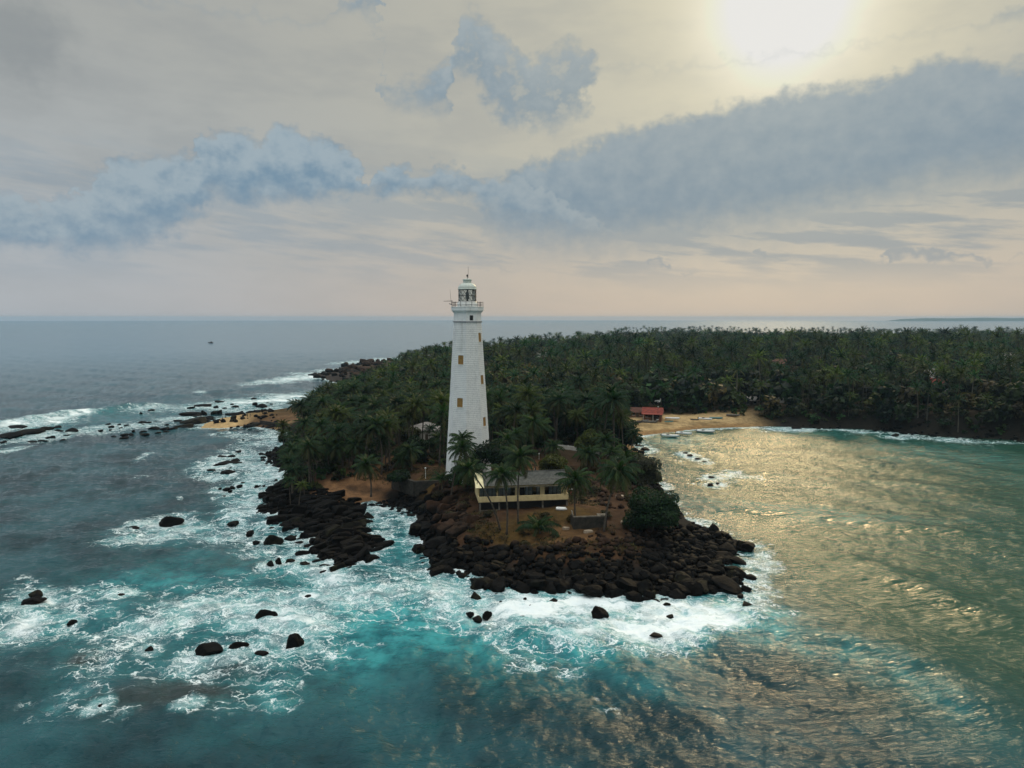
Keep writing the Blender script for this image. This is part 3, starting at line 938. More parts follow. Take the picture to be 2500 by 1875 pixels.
    # churned water stands up a little in the surf
    z += np.clip(foam, 0, 1.2) * (fbm(x0 * 0.45, y0 * 0.45, seed=121, octaves=5) - 0.42) * 0.85 * sstep(rr, 420, 200) * (1 - 0.6 * sstep(sd, -2, 3))
    z -= sstep(sd, 1.0, 9.0) * 3.0
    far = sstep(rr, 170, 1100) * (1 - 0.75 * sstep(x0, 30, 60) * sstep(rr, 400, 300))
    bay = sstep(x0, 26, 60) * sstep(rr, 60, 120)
    rough = 0.055 + 0.11 * sstep(rr, 180, 900)
    idx = np.arange(n).reshape(len(r), len(az_))
    nxt = np.roll(idx, -1, axis=1)
    q = np.stack([idx[:-1], idx[1:], nxt[1:], nxt[:-1]], -1).reshape(-1, 4)
    q = q[sd[q].min(1) < 14]
    tri = np.array([])
    V = np.stack([x0 + ddx, y0 + ddy, z], 1)
    # close the disc under the camera
    V = np.concatenate([V, [[0, 0, 0]]])
    fan = np.stack([np.full(len(az_), n), idx[0], np.roll(idx[0], -1)], 1)
    me = mesh_np("sea", V, quads=q, tris=fan)
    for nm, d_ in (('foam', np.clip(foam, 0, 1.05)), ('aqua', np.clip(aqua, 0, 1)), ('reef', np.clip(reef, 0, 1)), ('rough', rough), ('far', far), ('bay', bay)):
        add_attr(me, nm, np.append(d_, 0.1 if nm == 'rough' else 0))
    return struct("sea", me, M_SEA)


# rocks standing in the water: centre column, row, width, height in the photograph
SEA_ROCKS = [
    (631, 1506, 68, 38), (619, 1490, 18, 14), (502, 1587, 66, 28), (567, 1580, 58, 22), (710, 1565, 40, 40), (637, 1597, 36, 8), (748, 1524, 14, 6), (750, 1456, 16, 6),
    (81, 1449, 26, 18), (63, 1471, 56, 16), (172, 1520, 20, 10), (362, 1585, 18, 8), (397, 1272, 70, 28), (319, 1288, 30, 6), (244, 1725, 12, 12), (461, 1722, 16, 12), (289, 1454, 24, 6),
    (1160, 1451, 24, 28), (1210, 1452, 14, 6), (1281, 1466, 20, 9), (1228, 1472, 24, 8), (1352, 1466, 24, 9), (1296, 1481, 12, 10), (1148, 1500, 20, 13), (1165, 1509, 24, 13), (1185, 1501, 32, 20),
    (1273, 1509, 22, 9), (1466, 1494, 44, 32), (1625, 1479, 30, 18), (1827, 1475, 34, 22), (1812, 1457, 18, 12), (1825, 1437, 32, 18), (1833, 1410, 36, 14), (1601, 1550, 34, 8), (1640, 1507, 22, 6),
    (539, 1115, 25, 10), (562, 1114, 20, 8), (580, 1101, 16, 9), (547, 1129, 65, 18), (570, 1125, 25, 12), (511, 1148, 22, 6), (545, 1154, 42, 14), (561, 1143, 10, 4), (637, 1107, 15, 8), (654, 1125, 8, 10),
    (673, 1171, 11, 8), (625, 1187, 10, 8), (634, 1186, 8, 3), (643, 1185, 8, 6), (584, 1187, 16, 8), (592, 1178, 12, 4), (563, 1190, 16, 6), (549, 1194, 22, 8), (561, 1198, 14, 5), (544, 1211, 11, 6), (537, 1193, 10, 4),
    (592, 1074, 9, 5), (529, 1059, 12, 5), (576, 1259, 16, 8), (567, 1278, 30, 9), (655, 1273, 25, 18), (672, 1277, 22, 16), (695, 1277, 26, 30), (663, 1289, 14, 10), (608, 1298, 18, 10), (653, 1318, 60, 32), (624, 1323, 20, 10), (605, 1304, 16, 14),
    (706, 1311, 28, 16), (735, 1309, 26, 22), (728, 1325, 22, 10), (658, 1376, 16, 18), (678, 1369, 14, 20), (728, 1350, 46, 14), (737, 1378, 30, 14), (704, 1369, 26, 8), (788, 1398, 20, 8), (897, 1255, 30, 24), (1000, 1258, 28, 9), (925, 1228, 20, 8),
    (1672, 1106, 16, 4), (1688, 1112, 18, 4), (1705, 1120, 18, 4), (1720, 1127, 16, 4), (1560, 1087, 26, 7), (1576, 1096, 24, 9), (1735, 1183, 16, 8), (1752, 1180, 10, 4), (1740, 1165, 18, 5), (1690, 1277, 18, 14), (1705, 1284, 14, 8), (1945, 1045, 34, 5), (2190, 1062, 26, 7), (1610, 1184, 22, 6),
]
REEF_ROCKS = [
    (27, 1043, 52, 10), (44, 1056, 70, 14), (72, 1053, 50, 12), (106, 1046, 29, 9), (11, 1063, 60, 14), (140, 1051, 23, 8), (170, 1049, 27, 10), (136, 1042, 20, 5), (6, 1079, 15, 6), (65, 1080, 30, 5), (100, 1076, 22, 5), (114, 1069, 12, 5), (125, 1067, 14, 7),
    (161, 1064, 18, 5), (151, 1074, 14, 5), (368, 1000, 19, 7), (342, 1008, 9, 4), (262, 1036, 15, 5), (268, 1042, 14, 5), (289, 1037, 11, 5), (308, 1039, 15, 4), (344, 1031, 20, 7), (361, 1032, 15, 5), (346, 1036, 13, 5), (378, 1029, 12, 5), (243, 1050, 12, 5),
    (268, 1049, 8, 3), (293, 1045, 12, 4), (372, 1046, 30, 11), (399, 1047, 25, 7), (347, 1054, 17, 6), (349, 1060, 25, 5), (384, 1057, 15, 4), (404, 1053, 20, 6), (315, 1060, 16, 4), (298, 1062, 20, 6), (301, 1068, 22, 5), (275, 1065, 11, 5), (325, 1052, 8, 5),
    (488, 989, 42, 9), (464, 994, 20, 5), (535, 980, 30, 5), (618, 972, 14, 3), (566, 987, 10, 4), (571, 992, 20, 5), (588, 986, 8, 3), (620, 986, 14, 9), (635, 990, 30, 12), (654, 983, 14, 6), (662, 987, 8, 4), (527, 993, 14, 5), (547, 996, 12, 3),
    (452, 1011, 60, 12), (496, 1004, 16, 20), (518, 1008, 16, 12), (535, 1006, 12, 14), (562, 1009, 42, 14), (588, 1006, 14, 10), (505, 1019, 30, 8), (469, 1028, 70, 16), (440, 1038, 50, 16), (498, 1026, 25, 10), (608, 1006, 20, 8), (647, 1005, 22, 8), (627, 1006, 15, 6),
    (615, 1036, 55, 12), (630, 1031, 20, 10), (603, 1041, 25, 6), (664, 1042, 40, 8), (684, 1048, 30, 7), (608, 1050, 12, 5), (591, 1052, 10, 4), (628, 1052, 10, 4), (452, 1042, 14, 4), (564, 1044, 8, 3), (420, 1047, 26, 8), (405, 1036, 14, 5), (480, 1014, 30, 9), (430, 1026, 22, 6),
    (759, 914, 22, 6), (796, 912, 30, 9), (815, 905, 18, 6), (835, 901, 30, 14), (867, 889, 28, 9), (850, 906, 70, 20), (884, 901, 60, 22), (923, 887, 40, 12), (898, 892, 36, 14), (845, 892, 10, 3), (872, 916, 70, 14), (940, 885, 30, 6), (820, 920, 40, 9),
]

build_land()
build_sea()

# ------------------------------------------------------------------ more materials
M_WHITE = pmat('white_limewash', (0.86, 0.87, 0.87), (0.66, 0.68, 0.69), 0.55, 0.75, 0.012, 6.0, world=True, lo=0.42, hi=0.80)
def limewash():
    """white paint with grey weathering and rain streaks"""
    m, t, out = new_mat('white_limewash')
    pos = t.new('ShaderNodeNewGeometry').outputs['Position']
    n = t.noise(pos, 0.55, 6.0, 0.62)
    st = t.noise(t.v('MULTIPLY', pos, (1.3, 1.3, 0.07)), 1.0, 5.0, 0.65)
    fine = t.noise(pos, 2.2, 4.0, 0.7)
    col = t.mix(t.ss(n, 0.42, 0.80), (0.90, 0.905, 0.90), (0.74, 0.755, 0.76))
    col = t.mix(t.m('MULTIPLY', t.ss(st, 0.54, 0.74), 0.45), col, (0.46, 0.44, 0.39))
    col = t.mix(t.m('MULTIPLY', t.ss(fine, 0.56, 0.72), 0.30), col, (0.50, 0.52, 0.54))
    b = t.new('ShaderNodeBsdfPrincipled')
    t.put(b.inputs['Base Color'], col)
    b.inputs['Roughness'].default_value = 0.75
    b.inputs['Specular IOR Level'].default_value = 0.3
    t.l.new(b.outputs[0], out.inputs[0])
    return m


M_WHITE = limewash()
M_MORTAR = pmat('grey_mortar', (0.30, 0.32, 0.34), (0.22, 0.23, 0.25), 2.0, 0.9)
M_WPAINT = pmat('white_paint', (0.80, 0.81, 0.79), (0.66, 0.67, 0.65), 1.2, 0.5, 0.004)
M_DOME = pmat('pale_green_white_paint', (0.62, 0.66, 0.60), (0.52, 0.57, 0.52), 1.6, 0.45)
M_IRON = pmat('dark_iron', (0.030, 0.034, 0.038), (0.055, 0.055, 0.055), 4.0, 0.5, metallic=0.3)
M_OCHRE = pmat('ochre_shutter', (0.33, 0.185, 0.045), (0.22, 0.12, 0.032), 3.0, 0.7, 0.01)
M_DARK = pmat('dark_opening', (0.010, 0.010, 0.011), (0.018, 0.017, 0.016), 2.0, 0.6)
M_CREAM = pmat('cream_paint', (0.74, 0.60, 0.32), (0.60, 0.47, 0.25), 0.9, 0.75, 0.006)
M_YELLOW = pmat('pale_yellow_sheet', (0.78, 0.70, 0.42), (0.68, 0.60, 0.36), 1.0, 0.5, 0.004)
M_ROOF = pmat('weathered_grey_roof', (0.042, 0.044, 0.041), (0.088, 0.088, 0.080), 1.3, 0.9, 0.02, 7.0)
M_REDROOF = pmat('red_tile_roof', (0.30, 0.060, 0.038), (0.17, 0.040, 0.030), 1.2, 0.85, 0.03, 5.0)
M_BROWNROOF = pmat('brown_tile_roof', (0.16, 0.070, 0.050), (0.10, 0.048, 0.036), 1.0, 0.9, 0.03, 5.0)
M_GREYROOF = pmat('pale_grey_roof', (0.30, 0.27, 0.25), (0.22, 0.20, 0.19), 0.9, 0.9, 0.02, 4.0)
M_CONC = pmat('stained_concrete', (0.20, 0.18, 0.15), (0.085, 0.075, 0.062), 0.9, 0.9, 0.03, 4.0)
M_DCONC = pmat('mossy_stone_wall', (0.022, 0.021, 0.018), (0.050, 0.044, 0.035), 1.2, 0.95, 0.05, 3.0)
M_WALLW = pmat('whitewashed_wall', (0.72, 0.70, 0.66), (0.50, 0.48, 0.44), 0.8, 0.85, 0.01)
M_BRICKW = pmat('brick_wall', (0.26, 0.13, 0.075), (0.19, 0.095, 0.06), 1.2, 0.9, 0.02)
M_TRUNK = pmat('palm_trunk', (0.105, 0.088, 0.070), (0.055, 0.045, 0.036), 2.2, 0.95, 0.03, 5.0, vary=0.25)
M_BARK = pmat('tree_bark', (0.070, 0.055, 0.042), (0.040, 0.032, 0.025), 2.5, 0.95, 0.03, vary=0.2)
M_HULLW = pmat('white_hull', (0.86, 0.86, 0.84), (0.74, 0.74, 0.73), 1.5, 0.35)
M_HULLG = pmat('grey_canoe_hull', (0.16, 0.15, 0.14), (0.085, 0.078, 0.070), 1.5, 0.7)
M_HULLD = pmat('dark_canoe_hull', (0.035, 0.032, 0.032), (0.060, 0.052, 0.046), 1.5, 0.7)
M_TEAL = pmat('teal_paint', (0.10, 0.24, 0.24), (0.06, 0.16, 0.17), 2.0, 0.5)
M_WOOD = pmat('grey_wood', (0.12, 0.095, 0.07), (0.07, 0.055, 0.042), 3.0, 0.85)
M_RED = pmat('faded_red_paint', (0.36, 0.050, 0.055), (0.26, 0.045, 0.05), 2.0, 0.6)
M_BLACKP = pmat('black_paint', (0.012, 0.012, 0.014), (0.022, 0.022, 0.024), 3.0, 0.4)
M_RUBBER = pmat('rubber', (0.015, 0.015, 0.015), (0.022, 0.022, 0.022), 5.0, 0.9)
M_SKIN = pmat('person', (0.10, 0.060, 0.045), (0.14, 0.08, 0.06), 4.0, 0.7)
M_CLOTH = pmat('dark_cloth', (0.030, 0.034, 0.050), (0.05, 0.045, 0.05), 4.0, 0.9)
M_CURTAIN = pmat('pale_curtain', (0.42, 0.45, 0.46), (0.30, 0.33, 0.35), 1.5, 0.9)
M_LEAF = leaf_mat('palm_fronds', 1.0)
M_LEAF2 = leaf_mat('tree_leaves', 1.0)
M_BRASS = pmat('lens_prisms', (0.10, 0.13, 0.10), (0.05, 0.07, 0.06), 4.0, 0.15)


def glass_mat(name, tint, alpha):
    m, t, out = new_mat(name)
    g = t.new('ShaderNodeBsdfGlossy'); g.inputs['Roughness'].default_value = 0.04
    n = t.noise(t.new('ShaderNodeNewGeometry').outputs['Position'], 1.5, 3.0)
    t.put(g.inputs['Color'], t.mix(n, (0.75, 0.8, 0.8), (0.9, 0.92, 0.92)))
    tr = t.new('ShaderNodeBsdfTransparent'); t.put(tr.inputs[0], tint)
    fr = t.new('ShaderNodeFresnel'); fr.inputs[0].default_value = 1.5
    mx = t.new('ShaderNodeMixShader')
    t.put(mx.inputs[0], t.m('ADD', fr.outputs[0], alpha, clamp=True))
    t.l.new(tr.outputs[0], mx.inputs[1]); t.l.new(g.outputs[0], mx.inputs[2])
    t.l.new(mx.outputs[0], out.inputs[0])
    return m


M_GLASS = glass_mat('window_glass', (0.80, 0.86, 0.86), 0.05)


def ground_at(px, py, z0=4.0):
    """the point of the ground the photograph shows at this pixel"""
    z = z0
    for _ in range(6):
        p = at(px, py, z)
        z = float(land_z(p[0], p[1])[0])
    p = at(px, py, z)
    return np.array([p[0], p[1], z])


# ------------------------------------------------------------------ lighthouse
TWR = np.array([at(1144, 1165, 6.0)[0], 168.0])


def zrow(py):
    d = pxdir(1144, py)
    return CAM_Z + 168.0 * d[2] / d[1]


def build_lighthouse():
    T = thing("lighthouse", "tall white octagonal stone lighthouse tower with glazed lantern on the headland", "lighthouse", (TWR[0], TWR[1], 0))
    # octagon: vertices at these bearings from the side facing the camera (+ = right)
    face_n = [-72.5 + 45 * k for k in range(8)]
    view = math.atan2(TWR[0], TWR[1])

    def dirn(bearing):
        # unit vector pointing from the axis; bearing 0 faces the camera
        a = math.radians(bearing)
        fx, fy = -math.sin(view), -math.cos(view)        # towards the camera
        rx, ry = math.cos(view), -math.sin(view)         # to the right in the picture
        return np.array([fx * math.cos(a) + rx * math.sin(a), fy * math.cos(a) + ry * math.sin(a)])

    def rad(z):
        return 5.10 - 0.0616 * (z - 15.2)
    z0, z1 = 3.0, 44.0
    cosf = math.cos(math.radians(22.5))
    # core, set back behind the stone faces
    mb = MB()
    ring = []
    for z in (z0, z1):
        ring.append([tuple(dirn(b + 22.5) * (rad(z) - 0.10)) + (z,) for b in face_n])
    mb.solid(ring[0] + ring[1], [(j, (j + 1) % 8, 8 + (j + 1) % 8, 8 + j) for j in range(8)] + [tuple(range(8, 16))])
    link("tower_core", mb.mesh("tower_core"), M_MORTAR, T)
    # windows: (face bearing, row top, row bottom, width)
    wins = [(-27.5, 866, 887, 1.42), (-27.5, 969, 991, 1.52), (62.5, 813, 835, 1.4), (62.5, 914, 936, 1.45), (62.5, 1014, 1037, 1.5)]
    holes = []
    for (b, ya, yb, w_) in wins:
        sa = 3.0 + 0.44 * round((zrow(yb) - .2 - 3.0) / .44) + .2; sb = 3.0 + 0.44 * round((zrow(ya) + .28 - 3.0) / .44) - .28
        holes.append((b, sa, sb, w_))
    # stone blocks in courses
    course, blen = 0.44, 1.02
    blocks = []
    rng = np.random.default_rng(4)
    z = z0
    k = 0
    while z < z1 - 0.05:
        zt = min(z + course, z1)
        for b in face_n:
            half = (rad(z) - 0.0) * math.sin(math.radians(22.5))
            a = -half
            off = (k % 2) * blen * 0.5
            first = True
            while a < half - 0.02:
                L = blen * rng.uniform(0.82, 1.18)
                if first and off:
                    L = off * rng.uniform(0.8, 1.2)
                first = False
                e = min(a + L, half)
                if half - e < 0.25:
                    e = half
                mid = (a + e) / 2
                spans = [(a, e)]
                for (hb, ha, hz_, hw_) in holes:
                    if abs(b - hb) < 1 and (z + zt) / 2 > ha - .2 and (z + zt) / 2 < hz_ + .28:
                        hw2 = hw_ / 2 + .22
                        spans = [q for (u0, u1) in spans for q in ((u0, min(u1, -hw2)), (max(u0, hw2), u1)) if q[1] - q[0] > .06]
                for (u0, u1) in spans:
                    blocks.append((b, u0, u1, z, zt, rng.uniform(-0.018, 0.018)))
                a = e
        z = zt
        k += 1

    def block_pts(b, a, e, za, zb, pr):
        nrm = dirn(b); tan = dirn(b + 90)
        g = 0.024
        pts = []
        for dep in (-0.09, 0.0):
            for (s, zz) in ((a + g, za + g), (e - g, za + g), (e - g, zb - g), (a + g, zb - g)):
                ap = rad(zz) * cosf + (pr if dep == 0 else 0) + dep
                q = nrm * ap + tan * s
                pts.append((q[0], q[1], zz))
        return pts
    BF = [(4, 5, 6, 7), (0, 1, 5, 4), (1, 2, 6, 5), (2, 3, 7, 6), (3, 0, 4, 7)]
    # the blocks that show largest in the photograph are parts; the rest one mass of stone
    vis = [i for i, q in enumerate(blocks) if q[0] in (-27.5, 17.5) and q[3] > 13.0]
    vis.sort(key=lambda i: -(blocks[i][2] - blocks[i][1]))
    pick = set(vis[:300])
    mb = MB()
    for i, q in enumerate(blocks):
        pts = block_pts(*q)
        if i in pick:
            c = np.mean(pts, 0)
            m1 = MB().solid([np.array(p) - c for p in pts], BF)
            link("stone_block", m1.mesh("stone_block"), M_WHITE, T, c)
        else:
            mb.solid(pts, BF)
    o = link("stonework", mb.mesh("stonework"), M_WHITE, T)
    o["kind"] = "stuff"
    # windows: surround, shutter, sill
    for (b, za, zb, w_) in holes:
        nrm = dirn(b); tan = dirn(b + 90)

        def slab(s0, s1, y0, y1, d0, d1):
            pts = []
            for dep in (d0, d1):
                for (s, zz) in ((s0, y0), (s1, y0), (s1, y1), (s0, y1)):
                    q = nrm * (rad(zz) * cosf + dep) + tan * s
                    pts.append((q[0], q[1], zz))
            return MB().solid(pts, [(0, 3, 2, 1), (4, 5, 6, 7), (0, 1, 5, 4), (1, 2, 6, 5), (2, 3, 7, 6), (3, 0, 4, 7)])
        fr = MB()
        for args in ((-w_ / 2 - .22, -w_ / 2, za, zb, -.12, .01), (w_ / 2, w_ / 2 + .22, za, zb, -.12, .01), (-w_ / 2 - .22, w_ / 2 + .22, zb, zb + .28, -.12, .012)):
            q = slab(*args); fr.solid(q.V, q.F)
        win = link("window", fr.mesh("window"), M_WHITE, T)
        # shutter with a shallow arched head
        sh = slab(-w_ / 2, w_ / 2, za, zb - 0.16, -.12, -.05)
        n0 = []
        for dep in (-.12, -.05):
            for j in range(7):
                s = -w_ / 2 + w_ * j / 6
                zz = zb - 0.16 + 0.16 * math.sin(math.pi * j / 6)
                q = nrm * (rad(zz) * cosf + dep) + tan * s
                n0.append((q[0], q[1], zz))
        sh.solid(n0, [tuple(range(7)), tuple(range(13, 6, -1))] + [(j, j + 1, 8 + j, 7 + j) for j in range(6)])
        link("shutter", sh.mesh("shutter"), M_OCHRE, win)
        link("sill", slab(-w_ / 2 - .2, w_ / 2 + .2, za - .2, za, -.10, .13).mesh("sill"), M_WPAINT, win)
    # neck and gallery
    def oct_lathe(prof, name, mat, parent=T):
        mb2 = MB()
        n_ = len(prof)
        pts = []
        for (r_, z_) in prof:
            pts += [tuple(dirn(b + 22.5) * r_) + (z_,) for b in face_n]
        F = [(i * 8 + j, i * 8 + (j + 1) % 8, (i + 1) * 8 + (j + 1) % 8, (i + 1) * 8 + j) for i in range(n_ - 1) for j in range(8)]
        mb2.solid(pts, F + [tuple(range(8))[::-1], tuple(range((n_ - 1) * 8, n_ * 8))])
        return link(name, mb2.mesh(name), mat, parent)
    oct_lathe([(3.42, 43.9), (3.52, 43.92), (3.52, 44.14), (3.42, 44.18)], "string_course", M_MORTAR)
    oct_lathe([(3.32, 44.18), (3.27, 45.9), (3.32, 46.1), (3.50, 46.35), (3.78, 46.62), (3.80, 46.66)], "gallery_neck", M_WHITE)
    oct_lathe([(3.80, 46.66), (3.86, 46.68), (3.88, 47.42), (3.95, 47.44), (3.95, 47.56), (3.85, 47.58)], "gallery_parapet", M_WHITE)
    nrm, tan = dirn(17.5), dirn(107.5)
    wz0, wz1 = zrow(783.5), zrow(770)
    pts = []
    for dep in (-.4, 0.012):
        for (s, zz) in ((-.42, wz0), (.42, wz0), (.42, wz1), (-.42, wz1)):
            q = nrm * (3.27 * cosf + .03 + dep) + tan * s
            pts.append((q[0], q[1], zz))
    o = link("neck_window", MB().solid(pts, [(0, 3, 2, 1), (4, 5, 6, 7), (0, 1, 5, 4), (1, 2, 6, 5), (2, 3, 7, 6), (3, 0, 4, 7)]).mesh("neck_window"), M_DARK, T)
    o["label"] = "small dark window in the neck below the gallery"
    # railing
    mb = MB()
    for zz in (48.02, 48.62):
        mb.tube([np.append(dirn(b + 22.5) * 3.72, zz) for b in face_n] + [np.append(dirn(face_n[0] + 22.5) * 3.72, zz)], 0.035, 5, False)
    rail = link("gallery_railing", mb.mesh("gallery_railing"), M_IRON, T)
    for b in face_n:
        for fr_ in (0.0, 0.5):
            p0 = dirn(b - 22.5) * 3.72; p1 = dirn(b + 22.5) * 3.72
            p = p0 * (1 - fr_) + p1 * fr_
            link("railing_post", MB().tube([(p[0], p[1], 47.56), (p[0], p[1], 48.78)], 0.06, 6).mesh("railing_post"), M_IRON, rail)
    # lantern
    link("lantern_base", MB().lathe([(2.45, 47.56), (2.45, 48.5), (2.25, 48.62), (2.2, 48.82)], 24).mesh("lantern_base", True), M_WPAINT, T)
    zb, zt, R = 48.82, 51.7, 2.12
    lan = thing("lantern_room", None, None); lan.parent = T
    mb = MB()
    nb = 12
    for k_ in range(nb):
        a0 = 2 * math.pi * k_ / nb
        for s in (1, -1):
            mb.tube([(R * math.cos(a0 + s * f * 2 * math.pi / nb * 2), R * math.sin(a0 + s * f * 2 * math.pi / nb * 2), zb + (zt - zb) * f) for f in np.linspace(0, 1, 7)], 0.035, 5, False)
    for zz in (zb + .03, (zb + zt) / 2, zt - .03):
        mb.tube([(R * math.cos(a), R * math.sin(a), zz) for a in np.linspace(0, 2 * math.pi, 25)], 0.05, 5, False)
    link("astragal", mb.mesh("astragal"), M_IRON, lan)
    for k_ in range(nb):
        a0 = 2 * math.pi * k_ / nb; a1 = 2 * math.pi * (k_ + 1) / nb
        q = [(R * .97 * math.cos(a0), R * .97 * math.sin(a0), zb), (R * .97 * math.cos(a1), R * .97 * math.sin(a1), zb), (R * .97 * math.cos(a1), R * .97 * math.sin(a1), zt), (R * .97 * math.cos(a0), R * .97 * math.sin(a0), zt)]
        link("glass_pane", MB().solid(q, [(0, 1, 2, 3)]).mesh("glass_pane"), M_GLASS, lan)
    link("lens", MB().lathe([(0.2, 48.9), (0.24, 49.3), (0.42, 49.7), (0.48, 50.3), (0.4, 50.8), (0.2, 51.2), (0.12, 51.6)], 16).mesh("lens", True), M_BRASS, lan)
    dome = [(2.26, 51.66), (2.30, 51.72), (2.26, 51.8)] + [(2.16 * math.cos(a) ** 0.85 + 0.06, 51.85 + 1.5 * math.sin(a)) for a in np.linspace(0, 1.12, 9)]
    link("dome", MB().lathe(dome, 32).mesh("dome", True), M_DOME, T)
    zc = dome[-1][1]
    link("ventilator_cap", MB().lathe([(0.98, zc - .05), (0.98, zc + .62), (1.10, zc + .64), (1.10, zc + .86), (0.95, zc + .95), (0.3, zc + 1.05)], 24).mesh("ventilator_cap"), M_DOME, T)
    fin = MB().lathe([(.07, zc + 1.0), (.07, zc + 1.5), (.22, zc + 1.6), (.26, zc + 1.8), (.12, zc + 2.0), (.03, zc + 2.1)], 10)
    fin.tube([(0.2, 0, zc + 1.0), (0.24, 0, zc + 3.9)], [.05, .03], 5)
    link("finial", fin.mesh("finial"), M_IRON, T)
    # boom, bracket and whip aerial on the left of the gallery
    bl = dirn(-80) * 3.7
    tl = dirn(-90)
    mb = MB()
    mb.tube([(bl[0], bl[1], 47.5), (bl[0], bl[1], 49.05)], .09, 6)
    mb.tube([(bl[0], bl[1], 48.95), (bl[0] + tl[0] * 2.0, bl[1] + tl[1] * 2.0, 48.9)], [.08, .05], 6)
    mb.tube([(bl[0], bl[1], 48.1), (bl[0] + tl[0] * .7, bl[1] + tl[1] * .7, 48.3)], .1, 6)
    link("boom", mb.mesh("boom"), M_IRON, T)
    link("whip_aerial", MB().tube([(bl[0] + tl[0] * .2, bl[1] + tl[1] * .2, 48.2), (bl[0] + tl[0] * .45, bl[1] + tl[1] * .45, 51.7)], [.04, .02], 5).mesh("whip_aerial"), M_IRON, T)
    return T


build_lighthouse()


